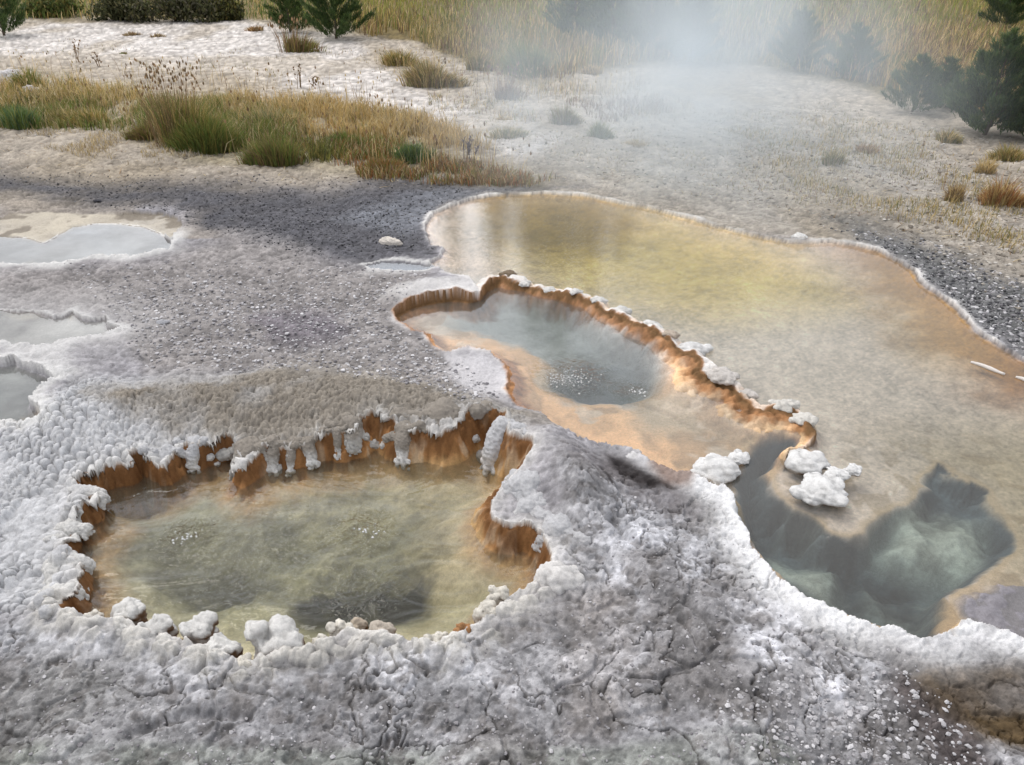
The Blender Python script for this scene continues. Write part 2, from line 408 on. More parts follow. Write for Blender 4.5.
    C = lerp(C, (0.12, 0.11, 0.105), fore * 0.55 * sstep(0.25, 0.6, fbm(wx, wy, 20.0, 3, 173)))
    C = lerp(C, (0.07, 0.055, 0.052), fore * blackgrav * 0.85)
    C = lerp(C, (0.085, 0.058, 0.03), sstep(655, 675, py) * brownpatch * (0.9 + 0.3 * n2))
    dark_spot = pz([(600, 455), (622, 460), (655, 478), (668, 487), (640, 488), (612, 470)], 6, 4)
    C = lerp(C, (0.05, 0.04, 0.042), dark_spot * 0.9)
    C = lerp(C, (0.22, 0.16, 0.13), 0.8 * pz([(660, 452), (690, 450), (705, 465), (690, 487), (665, 485), (650, 470)], 6, 4))
    # speckle of chips and dirt
    sp = (hid - 0.5) * 0.55 * gz + (gid - 0.5) * 0.5 * fore + (gid - 0.5) * 0.22 * knobby + (hid - .5) * 0.45 * other
    C = C * (1 + near[..., None] * sp[..., None]) * (1 + (0.24 * n3 + 0.16 * n2 + 0.22 * n4 * near) * (1 - 0.65 * knobby) + knobby * 0.22 * (idr - .5))[..., None]
    C = C * (1 + (far * 0.25 * n3)[..., None])
    # white crust round pools
    crF = np.exp(-np.clip(-dF, 0, 9) / 0.05) * (dF <= 0.004) * (1 - 0.55 * brown)
    C = lerp(C, (0.60, 0.585, 0.56), crF * 0.85)
    C = lerp(C, (0.56, 0.54, 0.50), np.clip(bigk * 1.3, 0, 1) * np.exp(-((dF + 0.045) / 0.06) ** 2) * sstep(570, 600, py) * .8)
    low = sstep(560, 700, px) * sstep(430, 470, py) * (dB <= 0)
    C = lerp(C, (0.70, 0.70, 0.705), np.clip(np.exp(-(np.clip(-dB, 0, 9) / 0.13) ** 2) * low * (1.0 + 0.5 * n2), 0, 1))
    C = lerp(C, (0.66, 0.64, 0.62), np.exp(-(np.clip(-dB, 0, 9) / np.clip(0.03 + 0.03 * n2, .012, 1)) ** 2) * (dB <= 0) * (py < 420) * np.clip(0.6 + .8 * n2 + .3 * n3, 0, 1))
    C = lerp(C, (0.66, 0.645, 0.63), pz([(440, 285), (470, 284), (488, 302), (440, 297), (400, 306), (380, 300)], 8, 8) * 0.8 * (dB <= 0))
    C = lerp(C, (0.60, 0.585, 0.60), pz([(440, 352), (485, 348), (510, 372), (500, 400), (470, 395), (450, 375)], 8, 8) * 0.75 * (dB <= 0))
    for d_ in (dA, dLB, dC, dP):
        C = lerp(C, (0.66, 0.655, 0.64), np.exp(-(np.clip(-d_, 0, 9) / np.clip(0.07 + .09 * n2 + .05 * n1, .015, 1)) ** 2) * (d_ <= 0) * 0.9)
    C = lerp(C, (0.50, 0.49, 0.49), np.exp(-(np.clip(-dLB, 0, 9) / 0.35) ** 2) * (dLB <= 0) * 0.45 * (1 - brown))
    C = lerp(C, (0.52, 0.47, 0.385), sstep(0, 0.05, dS) * (0.85 + 0.3 * n2))
    C = lerp(C, (0.25, 0.22, 0.18), (dS > 0) * sstep(0.25, 0.6, fbm(X, Y, 5.0, 3, 181)))
    C = lerp(C, (0.36, 0.37, 0.38), sstep(0.0, 0.05, dA))
    C = lerp(C, (0.43, 0.425, 0.41), sstep(0.0, 0.05, dLB))
    C = lerp(C, (0.33, 0.335, 0.32), sstep(0.0, 0.05, dC))
    inL = np.maximum.reduce([sstep(0, .05, dA), sstep(0, .05, dLB), sstep(0, .05, dC)])
    C = C * (1 + inL * (-0.22 + 0.42 * fbm(wbx, wby, 2.5, 4, 251) + 0.12 * n3))[..., None]
    C = lerp(C, (0.52, 0.46, 0.36), inL * .5 * sstep(.1, .5, fbm(wbx, wby, 1.8, 3, 253)))
    C = lerp(C, (0.40, 0.32, 0.22), pz([(20, 410), (45, 412), (46, 432), (24, 430)], 5, 3) * (dC > 0) * .8)
    C = lerp(C, (0.27, 0.29, 0.32), sstep(0.0, 0.05, dP))

    C = lerp(C, (0.15, 0.135, 0.14), fore * 0.65 * pz([(560, 445), (620, 452), (690, 490), (705, 520), (660, 515), (600, 490), (560, 480)], 14, 10))
    C = lerp(C, (0.035, 0.03, 0.03), (dB <= 0) * np.maximum(pz([(604, 458), (622, 462), (655, 480), (676, 492), (640, 492), (612, 474)], 5, 3), pz([(600, 484), (606, 484), (616, 498), (610, 498)], 3, 2)))
    C = lerp(C, (0.20, 0.135, 0.105), 0.85 * (dB <= 0.03) * pz([(652, 452), (690, 450), (708, 466), (692, 490), (668, 488), (648, 468)], 6, 4))
    # beds of the right-hand water
    bp = np.zeros_like(C) + np.array((0.68, 0.555, 0.455), np.float32)
    bp = lerp(bp, (0.74, 0.515, 0.145), pz([(500, 188), (620, 196), (760, 232), (830, 268), (860, 290), (740, 300), (620, 290), (540, 262), (500, 220)], 34, 10))
    bp = lerp(bp, (0.30, 0.165, 0.018), pz([(480, 186), (610, 190), (650, 222), (600, 240), (530, 238), (490, 230)], 18, 8) * 0.75)
    bp = lerp(bp, (0.43, 0.33, 0.19), pz([(900, 420), (1100, 400), (1300, 470), (1300, 640), (1010, 580), (1000, 500)], 45, 20) * .8)
    bp = lerp(bp, (0.36, 0.14, 0.012), sstep(0.85, 0.10, dB + 0.14 * n2) * sstep(800, 900, px) * sstep(440, 370, py))
    bp = lerp(bp, (0.34, 0.30, 0.12), sstep(0.9, 0.4, dB) * sstep(820, 900, px) * sstep(400, 330, py) * .35)
    bp = bp * (1 + 0.12 * n2 + 0.22 * n4 * near + 0.14 * n3 + 0.14 * fbm(wbx, wby, 1.6, 4, 241))[..., None]
    bp = lerp(bp, (0.26, 0.17, 0.07), 0.45 * sstep(.2, .6, fbm(wbx, wby, 9.0, 3, 243)) * sstep(380, 470, py))
    inB = sstep(-0.01, 0.05, dB)
    C = C * (1 - inB[..., None]) + bp * inB[..., None]
    film = pz([(438, 262), (470, 268), (500, 274), (480, 282), (455, 282)], 8, 5) * (dB > 0)
    C = lerp(C, (0.62, 0.60, 0.56), film * 0.6)
    # rim crust in the big pool
    rc = on_rim * sstep(-0.02, 0.02, Z)
    C = lerp(C, (0.66, 0.63, 0.60), rc * sstep(-.35, .15, n2 + 0.15))
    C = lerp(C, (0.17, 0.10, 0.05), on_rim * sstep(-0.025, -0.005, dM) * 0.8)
    # mid pool
    mb = np.zeros_like(C) + np.array((0.78, 0.49, 0.27), np.float32)
    mb = lerp(mb, (0.44, 0.37, 0.275), pzz([(640, 400), (740, 410), (780, 445), (740, 460), (650, 452), (630, 420)], 16, 14, pxM, pyM) * .85)
    mb = lerp(mb, (0.50, 0.48, 0.45), sstep(-0.10, 0.16, hole_m + 0.09 * n2 + 0.03 * n3))
    mb = lerp(mb, (0.16, 0.18, 0.19), np.clip(sstep(-0.06, 0.14, hole_m + 0.06 * n2) * 0.85 * pzz([(555, 372), (590, 352), (640, 352), (668, 375), (655, 402), (620, 420), (575, 418), (550, 398)], 26, 18, pxM, pyM) * (1 + 0.4 * n2), 0, 1))  # gloom of the sunk middle is put into the bed colour
    mb = lerp(mb, (0.48, 0.45, 0.40), pzz([(400, 318), (450, 312), (470, 335), (440, 350), (420, 335)], 10, 6, pxM, pyM) * .8)
    mb = lerp(mb, (0.38, 0.26, 0.16), 0.7 * sstep(0.05, 0.5, fbm(wbx, wby, 3.2, 4, 231)) * (hole_m < 0))
    mb = lerp(mb, (0.72, 0.60, 0.48), 0.7 * sstep(0.15, 0.6, fbm(wbx, wby, 4.2, 4, 233)) * (hole_m < 0.03))
    mb = mb * (1 + 0.12 * n2 + 0.10 * n3)[..., None]
    inM = sstep(-0.005, 0.03, dM)
    C = C * (1 - inM[..., None]) + mb * inM[..., None]
    wallM = sstep(-0.03, 0.0, dM) * sstep(0.16, 0.06, dM + 0.03 * n3)
    lft, rgt = sstep(512, 478, px), sstep(478, 512, px)
    slope = py - 0.47 * (px - 560)
    wallM = wallM * np.clip(lft * sstep(355, 335, py) + rgt * sstep(446, 430, py) * sstep(348, 330, slope) + rgt * sstep(575, 545, px) * sstep(335, 350, py) * sstep(425, 410, py), 0, 1)
    wcol = np.array((0.31, 0.155, 0.07), np.float32) * (1 + 0.4 * fbm(X, Y, 26.0, 3, 217) + 0.25 * n3)[..., None]
    wm_ = np.clip(wallM * 0.95, 0, 1)[..., None]
    C = C * (1 - wm_) + np.clip(wcol, .02, .6) * wm_
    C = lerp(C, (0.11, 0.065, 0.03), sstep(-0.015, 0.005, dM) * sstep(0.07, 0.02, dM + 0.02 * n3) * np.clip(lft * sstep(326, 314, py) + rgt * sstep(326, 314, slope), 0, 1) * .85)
    # blue hole
    db = np.zeros_like(C) + np.array((0.085, 0.108, 0.118), np.float32)  # dark slate, with the shade under the shelf edge put into the colour
    pale = np.maximum.reduce([pzz([(870, 530), (905, 515), (945, 520), (985, 535), (975, 575), (945, 600), (915, 585), (890, 575), (868, 556)], 14, 14, pxD, pyD),
                              pzz([(770, 555), (800, 560), (832, 572), (850, 600), (846, 620), (800, 600), (775, 580)], 8, 8, pxD, pyD),
                              0.55 * pzz([(860, 585), (900, 592), (945, 600), (930, 640), (880, 630), (858, 612)], 14, 10, pxD, pyD),
                              0.75 * pzz([(780, 525), (830, 540), (810, 556), (775, 545)], 10, 8, pxD, pyD)])
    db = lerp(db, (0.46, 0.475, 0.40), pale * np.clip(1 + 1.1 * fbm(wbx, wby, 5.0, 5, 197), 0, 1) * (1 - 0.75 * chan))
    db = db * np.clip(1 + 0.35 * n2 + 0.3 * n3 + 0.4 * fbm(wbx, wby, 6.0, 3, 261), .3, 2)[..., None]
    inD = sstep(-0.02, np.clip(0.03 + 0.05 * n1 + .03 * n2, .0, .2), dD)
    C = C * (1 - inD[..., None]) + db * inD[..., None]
    C = lerp(C, (0.56, 0.41, 0.25), sstep(-0.07, -0.02, dD) * sstep(0.0, -0.012, dD) * (dB > 0.02) * .7)
    C = lerp(C, (0.42, 0.30, 0.15), sstep(0.16, 0.03, dB + 0.06 * n2) * (dB > 0) * (py > 470) * (px > 700) * sstep(-.1, .3, n2 + .1))
    C = lerp(C, (0.42, 0.30, 0.17), cream_r)
    C = lerp(C, (0.20, 0.19, 0.205), wetgravel)
    # front pool
    fb = np.zeros_like(C) + np.array((0.60, 0.53, 0.36), np.float32)
    fb = lerp(fb, (0.35, 0.35, 0.28), pzz([(80, 500), (260, 510), (300, 560), (100, 600)], 30, 24, pxF, pyF) * .7)
    fb = lerp(fb, (0.60, 0.48, 0.29), pzz([(400, 480), (540, 520), (520, 590), (430, 640), (400, 560)], 24, 20, pxF, pyF) * .7)
    fb = lerp(fb, (0.018, 0.02, 0.021), pzz([(300, 606), (320, 588), (350, 578), (395, 578), (425, 585), (436, 600), (428, 616), (395, 622), (365, 628), (330, 634), (305, 626)], 13, 16, pxF, pyF) * 1.0)  # main vent: the darkness of a deep hole is painted into the bed
    fb = lerp(fb, (0.07, 0.07, 0.055), pzz([(165, 590), (190, 574), (240, 570), (282, 584), (290, 600), (250, 606), (190, 604)], 16, 16, pxF, pyF) * .85)  # left vent, its depth darkness painted into the bed too
    fb = lerp(fb, (0.22, 0.20, 0.13), sstep(0.0, 0.5, fbm(wbx, wby, 2.6, 4, 199)) * .55)
    warm = pzz([(330, 430), (520, 410), (560, 560), (500, 530), (470, 500), (400, 490), (330, 480)], 16, 10, pxF, pyF)
    fb = lerp(fb, (0.62, 0.37, 0.15), warm * sstep(0.38, 0.10, dF) * .7)
    fb = fb * (1 + 0.22 * n2 + 0.16 * n3 + 0.2 * fbm(wbx, wby, 2.2, 3, 191))[..., None]
    inF = sstep(-0.004, 0.02, dF)
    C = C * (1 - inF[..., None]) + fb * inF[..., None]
    wF = sstep(-0.004, 0.01, dF) * sstep(0.24, 0.06, dF + 0.05 * n2 + 0.02 * n3)
    wcol = np.array((0.29, 0.145, 0.058), np.float32) * (1 + 0.45 * fbm(X, Y, 30.0, 3, 211) + 0.3 * n3)[..., None]
    C = C * (1 - wF[..., None]) + np.clip(wcol, .02, .6) * wF[..., None]
    C = lerp(C, (0.56, 0.37, 0.17), wF * sstep(0.05, 0.13, dF + 0.03 * n2) * .8)
    C = lerp(C, (0.60, 0.47, 0.28), wF * sstep(0.12, 0.28, dF + 0.06 * n2) * .8)
    C = lerp(C, (0.52, 0.42, 0.30), wF * sstep(0.25, 0.6, fbm(X, Y, 18.0, 3, 213)) * .6)
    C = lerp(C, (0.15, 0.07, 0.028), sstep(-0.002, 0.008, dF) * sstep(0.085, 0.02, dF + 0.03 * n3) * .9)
    dry = np.clip(1 - sstep(-.06, 0, dF) - sstep(-.10, 0, dB), 0, 1) * near * (1 - 0.5 * knobby)
    C = C * (1 - 0.13 * dry)[..., None]
    C = np.clip(C, 0.01, 0.86)

    # ---- wet patches (gloss)
    W = np.clip(0.15 * darkg + 0.5 * blackgrav + 0.35 * brownpatch + 0.8 * wetgravel + 0.7 * dark_spot + (dF > 0) * 0.5 + 0.25 * grav * sstep(0, .5, n1), 0, 1)
    # ---- the lip of the front pool leans out over the water
    lob = sstep(-0.35, 0.75, fbm(X, Y, 11.0, 3, 151)) ** 1.6
    back = sstep(600, 540, py)
    lean = np.clip(1 + dF / 0.20, 0, 1) ** 1.5 * (dF <= 0.004) * (0.006 + lob * (0.015 + 0.03 * back)) * (1 - 0.85 * sstep(450, 480, px))
    C = lerp(C, (0.56, 0.55, 0.53), sstep(0.02, 0.045, lean) * 0.8)
    return Z, C, W, lean, dF, sdf(FRONT, X, Y, 0.9)


STEP = 1.0
rows_px = np.concatenate([np.arange(815, 110, -0.85 * STEP), np.arange(110, -30, -1.1 * STEP)])
Yr = np.array([G(512, p)[1] for p in rows_px])
Yr = np.concatenate([np.linspace(-14, Yr[0], 14)[:-1], Yr, np.geomspace(Yr[-1] * 1.03, 900, 40)])
c_px = np.arange(-110, 1135, 1.1 * STEP)
tc = (c_px - 512) / F
ext = np.concatenate([np.arange(1, 70) * 0.006, 0.414 + np.geomspace(0.02, 6.0, 24)])
tc = np.concatenate([(tc[0] - ext)[::-1], tc, tc[-1] + ext])
wr = np.maximum(Yr * CP + H * SP, 2.2)
XX = (tc[None, :] * wr[:, None]).astype(np.float32)
YY = np.repeat(Yr[:, None], len(tc), 1).astype(np.float32)
nr, nc = XX.shape
ZZ, CC, WW, LEAN, DF, DS = terrain(XX, YY)
# gradient of the outline distance points into the pool
gx = np.zeros_like(XX)
gy = np.zeros_like(XX)
gx[:, 1:-1] = (DS[:, 2:] - DS[:, :-2]) / np.maximum(XX[:, 2:] - XX[:, :-2], 1e-5)
gy[1:-1, :] = (DS[2:, :] - DS[:-2, :]) / np.maximum(YY[2:, :] - YY[:-2, :], 1e-5)
for _ in range(14):                      # even the direction out, so that the lip does not tear
    gx[1:-1, 1:-1] = (gx[1:-1, 1:-1] * 2 + gx[:-2, 1:-1] + gx[2:, 1:-1] + gx[1:-1, :-2] + gx[1:-1, 2:]) / 6
    gy[1:-1, 1:-1] = (gy[1:-1, 1:-1] * 2 + gy[:-2, 1:-1] + gy[2:, 1:-1] + gy[1:-1, :-2] + gy[1:-1, 2:]) / 6
gl = np.maximum(np.sqrt(gx * gx + gy * gy), 0.35)
XX = XX + LEAN * gx / gl
YY = YY + LEAN * gy / gl
ZZ = ZZ - 0.30 * LEAN * np.clip(1 + DF / 0.12, 0, 1)


def mesh_from(name, V, faces_idx, loop_tot, col=None, smooth=True, extra=None):
    """V (n,3); faces_idx flat loop vertex indices; loop_tot verts per face"""
    me = bpy.data.meshes.new(name)
    V = np.ascontiguousarray(V, np.float32)
    fi = np.ascontiguousarray(faces_idx, np.int32)
    lt = np.ascontiguousarray(loop_tot, np.int32)
    me.vertices.add(len(V))
    me.vertices.foreach_set('co', V.ravel())
    me.loops.add(len(fi))
    me.loops.foreach_set('vertex_index', fi)
    me.polygons.add(len(lt))
    ls = np.zeros(len(lt), np.int32)
    ls[1:] = np.cumsum(lt)[:-1]
    me.polygons.foreach_set('loop_start', ls)
    me.polygons.foreach_set('use_smooth', np.full(len(lt), smooth, bool))
    if col is not None:
        a = me.color_attributes.new('Col', 'FLOAT_COLOR', 'POINT')
        c4 = np.ones((len(V), 4), np.float32)
        c4[:, :3] = col
        a.data.foreach_set('color', c4.ravel())
    if extra is not None:
        for k, v in extra.items():
            a = me.attributes.new(k, 'FLOAT', 'POINT')
            a.data.foreach_set('value', np.ascontiguousarray(v, np.float32).ravel())
    me.update(calc_edges=True)
    me.validate()
    return me


def link(name, me, mat=None, parent=None, loc=None):
    o = bpy.data.objects.new(name, me)
    COL.objects.link(o)
    if mat is not None and me is not None and not me.materials:
        me.materials.append(mat)
    if parent is not None:
        o.parent = parent
    if loc is not None:
        o.location = loc
    return o


def tag(o, label=None, cat=None, group=None, kind=None):
    for k, v in (('label', label), ('category', cat), ('group', group), ('kind', kind)):
        if v:
            o[k] = v
    return o


# ------------------------------------------------------------------ materials
def new_mat(name):
    m = bpy.data.materials.new(name)
    m.use_nodes = True
    nt = m.node_tree
    nt.nodes.clear()
    return m, nt, nt.nodes, nt.links


def N(nt, typ, **kw):
    n = nt.nodes.new(typ)
    for k, v in kw.items():
        if k.startswith('i_'):
            n.inputs[k[2:].replace('_', ' ')].default_value = v
        else:
            setattr(n, k, v)
    return n


def mat_ground(name='sinter_ground', sc1=210.0, sc2=60.0, bump=0.6, dist=0.004, var=0.62, rough=0.92):
    m, nt, nn, L = new_mat(name)
    out = N(nt, 'ShaderNodeOutputMaterial')
    bs = N(nt, 'ShaderNodeBsdfPrincipled')
    at = N(nt, 'ShaderNodeVertexColor', layer_name='Col')
    tc = N(nt, 'ShaderNodeNewGeometry')
    n1 = N(nt, 'ShaderNodeTexNoise', i_Scale=sc1, i_Detail=3.0, i_Roughness=0.6)
    n2 = N(nt, 'ShaderNodeTexNoise', i_Scale=sc2, i_Detail=5.0, i_Roughness=0.65)
    L.new(tc.outputs['Position'], n1.inputs['Vector'])
    L.new(tc.outputs['Position'], n2.inputs['Vector'])
    mr = N(nt, 'ShaderNodeMapRange')
    mr.inputs['From Min'].default_value = 0.3
    mr.inputs['From Max'].default_value = 0.7
    mr.inputs['To Min'].default_value = 1.0 - var * 0.5
    mr.inputs['To Max'].default_value = 1.0 + var * 0.5
    ad = N(nt, 'ShaderNodeMath', operation='ADD')
    hm = N(nt, 'ShaderNodeMath', operation='MULTIPLY')
    hm.inputs[1].default_value = 0.5
    L.new(n1.outputs['Fac'], ad.inputs[0])
    L.new(n2.outputs['Fac'], ad.inputs[1])
    L.new(ad.outputs[0], hm.inputs[0])
    L.new(hm.outputs[0], mr.inputs['Value'])
    mx = N(nt, 'ShaderNodeMix', data_type='RGBA', blend_type='MULTIPLY')
    mx.inputs['Factor'].default_value = 1.0
    L.new(at.outputs['Color'], mx.inputs['A'])
    L.new(mr.outputs['Result'], mx.inputs['B'])
    L.new(mx.outputs['Result'], bs.inputs['Base Color'])
    wt = N(nt, 'ShaderNodeAttribute', attribute_name='wet')
    rr = N(nt, 'ShaderNodeMapRange')
    rr.inputs['To Min'].default_value = rough
    rr.inputs['To Max'].default_value = 0.45
    L.new(wt.outputs['Fac'], rr.inputs['Value'])
    L.new(rr.outputs['Result'], bs.inputs['Roughness'])
    bs.inputs['Specular IOR Level'].default_value = 0.08
    b = N(nt, 'ShaderNodeBump')
    b.inputs['Strength'].default_value = bump
    b.inputs['Distance'].default_value = dist
    L.new(hm.outputs[0], b.inputs['Height'])
    L.new(b.outputs['Normal'], bs.inputs['Normal'])
    L.new(bs.outputs[0], out.inputs['Surface'])
    return m


def mat_vcol(name, rough=0.8, trans=0.0, spec=0.3):
    m, nt, nn, L = new_mat(name)
    out = N(nt, 'ShaderNodeOutputMaterial')
    bs = N(nt, 'ShaderNodeBsdfPrincipled')
    at = N(nt, 'ShaderNodeVertexColor', layer_name='Col')
    ns = N(nt, 'ShaderNodeTexNoise', i_Scale=9.0, i_Detail=3.0)
    mr = N(nt, 'ShaderNodeMapRange')
    mr.inputs['To Min'].default_value = 0.7
    mr.inputs['To Max'].default_value = 1.3
    L.new(ns.outputs['Fac'], mr.inputs['Value'])
    mx = N(nt, 'ShaderNodeMix', data_type='RGBA', blend_type='MULTIPLY')
    mx.inputs['Factor'].default_value = 1.0
    L.new(at.outputs['Color'], mx.inputs['A'])
    L.new(mr.outputs['Result'], mx.inputs['B'])
    L.new(mx.outputs['Result'], bs.inputs['Base Color'])
    bs.inputs['Roughness'].default_value = rough
    bs.inputs['Specular IOR Level'].default_value = spec
    if trans > 0:
        tr = N(nt, 'ShaderNodeBsdfTranslucent')
        L.new(mx.outputs['Result'], tr.inputs['Color'])
        ms = N(nt, 'ShaderNodeMixShader')
        ms.inputs[0].default_value = trans
        L.new(bs.outputs[0], ms.inputs[1])
        L.new(tr.outputs[0], ms.inputs[2])
        L.new(ms.outputs[0], out.inputs['Surface'])
    else:
        L.new(bs.outputs[0], out.inputs['Surface'])
    return m


def mat_water(name, absorb=(1.8, 1.1, 1.05), murk=0.0, murk_col=(0.4, 0.42, 0.36), waves=((28.0, 0.10, 0.004),), boils=()):
    """clear hot water: mirror by Fresnel over a transparent body that absorbs light; `murk` is suspended silt"""
    m, nt, nn, L = new_mat(name)
    out = N(nt, 'ShaderNodeOutputMaterial')
    gl = N(nt, 'ShaderNodeBsdfGlossy')
    gl.inputs['Roughness'].default_value = 0.02
    tr = N(nt, 'ShaderNodeBsdfTransparent')
    df = N(nt, 'ShaderNodeBsdfDiffuse')
    df.inputs['Color'].default_value = (*murk_col, 1)
    fr = N(nt, 'ShaderNodeFresnel')
    fr.inputs['IOR'].default_value = 1.33
    geo = N(nt, 'ShaderNodeNewGeometry')
    prev = None
    hsum = None
    for sc, st, di in waves:
        mp = N(nt, 'ShaderNodeMapping')
        mp.inputs['Scale'].default_value = (sc * 0.6, sc, sc)
        tx = N(nt, 'ShaderNodeTexNoise', i_Scale=1.0, i_Detail=3.0, i_Roughness=0.5, i_Distortion=0.6)
        L.new(geo.outputs['Position'], mp.inputs['Vector'])
        L.new(mp.outputs[0], tx.inputs['Vector'])
        b = N(nt, 'ShaderNodeBump')
        b.inputs['Strength'].default_value = st
        b.inputs['Distance'].default_value = di
        L.new(tx.outputs['Fac'], b.inputs['Height'])
        if prev:
            L.new(prev.outputs['Normal'], b.inputs['Normal'])
        prev = b
    for (bx, by, bz, rad, amp) in boils:
        vd = N(nt, 'ShaderNodeVectorMath', operation='DISTANCE')
        vd.inputs[1].default_value = (bx, by, bz)
        L.new(geo.outputs['Position'], vd.inputs[0])
        fl = N(nt, 'ShaderNodeMapRange', interpolation_type='SMOOTHSTEP')
        fl.inputs['From Min'].default_value = rad
        fl.inputs['From Max'].default_value = 0.0
        L.new(vd.outputs['Value'], fl.inputs['Value'])
        tx = N(nt, 'ShaderNodeTexNoise', i_Scale=20.0, i_Detail=1.5, i_Distortion=2.2)
        L.new(geo.outputs['Position'], tx.inputs['Vector'])
        mu = N(nt, 'ShaderNodeMath', operation='MULTIPLY')
        L.new(tx.outputs['Fac'], mu.inputs[0])
        L.new(fl.outputs['Result'], mu.inputs[1])
        b = N(nt, 'ShaderNodeBump')
        b.inputs['Strength'].default_value = 1.0
        b.inputs['Distance'].default_value = amp
        L.new(mu.outputs[0], b.inputs['Height'])
        if prev:
            L.new(prev.outputs['Normal'], b.inputs['Normal'])
        prev = b
    L.new(prev.outputs['Normal'], gl.inputs['Normal'])
    L.new(prev.outputs['Normal'], fr.inputs['Normal'])
    ms0 = N(nt, 'ShaderNodeMixShader')
    ms0.inputs[0].default_value = murk
    L.new(tr.outputs[0], ms0.inputs[1])
    L.new(df.outputs[0], ms0.inputs[2])
    ms = N(nt, 'ShaderNodeMixShader')
    L.new(fr.outputs[0], ms.inputs[0])
    L.new(ms0.outputs[0], ms.inputs[1])
    L.new(gl.outputs[0], ms.inputs[2])
    L.new(ms.outputs[0], out.inputs['Surface'])
    va = N(nt, 'ShaderNodeVolumeAbsorption')
    mxv = max(absorb)
    va.inputs['Density'].default_value = mxv * 1.02
    va.inputs['Color'].default_value = tuple(1 - a / (mxv * 1.02) for a in absorb) + (1,)
    L.new(va.outputs[0], out.inputs['Volume'])
    return m


M_GROUND = mat_ground()
M_STONE = mat_ground('sinter_crust', 240.0, 70.0, 0.9, 0.007, 0.5, 0.9)
M_LEAF = mat_vcol('grass_blade', 0.75, 0.25)
M_NEEDLE = mat_vcol('pine_needle', 0.65, 0.28)
M_BARK = mat_vcol('bark', 0.9)
M_FOAM = mat_vcol('bubble', 0.2)

# ---- the ground sheet
idx = (np.arange(nr)[:, None] * nc + np.arange(nc)[None, :])
q = np.stack([idx[:-1, :-1], idx[:-1, 1:], idx[1:, 1:], idx[1:, :-1]], -1).reshape(-1, 4)
me = mesh_from('ground', np.stack([XX, YY, ZZ], -1).reshape(-1, 3), q.ravel(), np.full(len(q), 4), CC.reshape(-1, 3), True, {'wet': WW})
tag(link('ground', me, M_GROUND), kind='structure')


def tz(x, y):
    z = terrain(np.array([x], np.float32), np.array([y], np.float32))[0]
    return float(z[0])


# ------------------------------------------------------------------ water
def water(name, poly, level, mat, depth=1.7, grow=0.03):
    P = np.asarray(poly, float)
    # push the outline outwards a little, so that the shore itself cuts the water
    area = 0.5 * np.sum(P[:, 0] * np.roll(P[:, 1], -1) - np.roll(P[:, 0], -1) * P[:, 1])
    if area < 0:
        P = P[::-1]
    e = np.roll(P, -1, 0) - np.roll(P, 1, 0)
    nrm = np.stack([e[:, 1], -e[:, 0]], 1) / np.maximum(np.linalg.norm(e, axis=1), 1e-6)[:, None]
    P = P + nrm * grow
    n = len(P)
    V = np.concatenate([np.column_stack([P, np.full(n, level)]), np.column_stack([P, np.full(n, level - depth)])])
    fi = list(range(n)) + list(range(2 * n - 1, n - 1, -1))
    lt = [n, n]
    for i in range(n):
        j = (i + 1) % n
        fi += [i, n + i, n + j, j]
        lt.append(4)
    me = mesh_from(name, V, fi, lt, None, False)
    return tag(link(name, me, mat), kind='structure')


def hull_free(px, z=0.0):
    return GP(px, z)


boil_f = [G(190, 537, WL_FRONT) + (0.20, 0.03), G(365, 530, WL_FRONT) + (0.22, 0.03), G(365, 590, WL_FRONT) + (0.28, 0.012), G(255, 560, WL_FRONT) + (0.6, 0.008)]
M_WF = mat_water('front_pool_water', (1.5, 1.35, 1.55), 0.075, (0.43, 0.41, 0.31), ((4.5, 0.6, 0.04), (20.0, 0.4, 0.004)), boil_f)
M_WB = mat_water('big_pool_water', (1.7, 1.35, 1.30), 0.09, (0.56, 0.54, 0.50), ((5.0, 0.05, 0.006), (55.0, 0.18, 0.0016)),
                 [G(572, 376, WL_BIG) + (0.34, 0.035), G(630, 392, WL_BIG) + (0.2, 0.02)])
M_WL = mat_water('left_pool_water', (1.6, 1.3, 1.25), 0.08, (0.50, 0.495, 0.485), ((7.0, 0.12, 0.006), (40.0, 0.10, 0.0012)))
water('pool_water', FRONT, WL_FRONT, M_WF, 1.6, -0.004)
water('pool_water', BIG, WL_BIG, M_WB, 1.9, 0.02)
water('pool_water', LEFT_A, WL_LEFT, M_WL, 0.5, 0.02)
water('pool_water', LEFT_B, WL_LEFT, M_WL, 0.5, 0.02)
water('pool_water', LEFT_C, WL_LEFT, M_WL, 0.5, 0.02)
water('pool_water', PUDDLE, WL_LEFT, M_WL, 0.5, 0.01)


# ------------------------------------------------------------------ sinter knobs, lobes and stones
def ico(sub):
    import bmesh
    bm = bmesh.new()
    bmesh.ops.create_icosphere(bm, subdivisions=sub, radius=1.0)
    V = np.array([v.co[:] for v in bm.verts], np.float32)
    Fc = np.array([[v.index for v in f.verts] for f in bm.faces], np.int32)
    bm.free()
    return V, Fc


ICO5, ICO3, ICO1 = ico(5), ico(3), ico(1)


def n3d(V, f, seed):
    return (fbm(V[:, 0] + 0.37 * V[:, 2], V[:, 1] - 0.61 * V[:, 2], f, 3, seed) + fbm(V[:, 2] + 5, V[:, 0] * 0.7 + V[:, 1] * 0.4, f, 3, seed + 9)) * 0.5


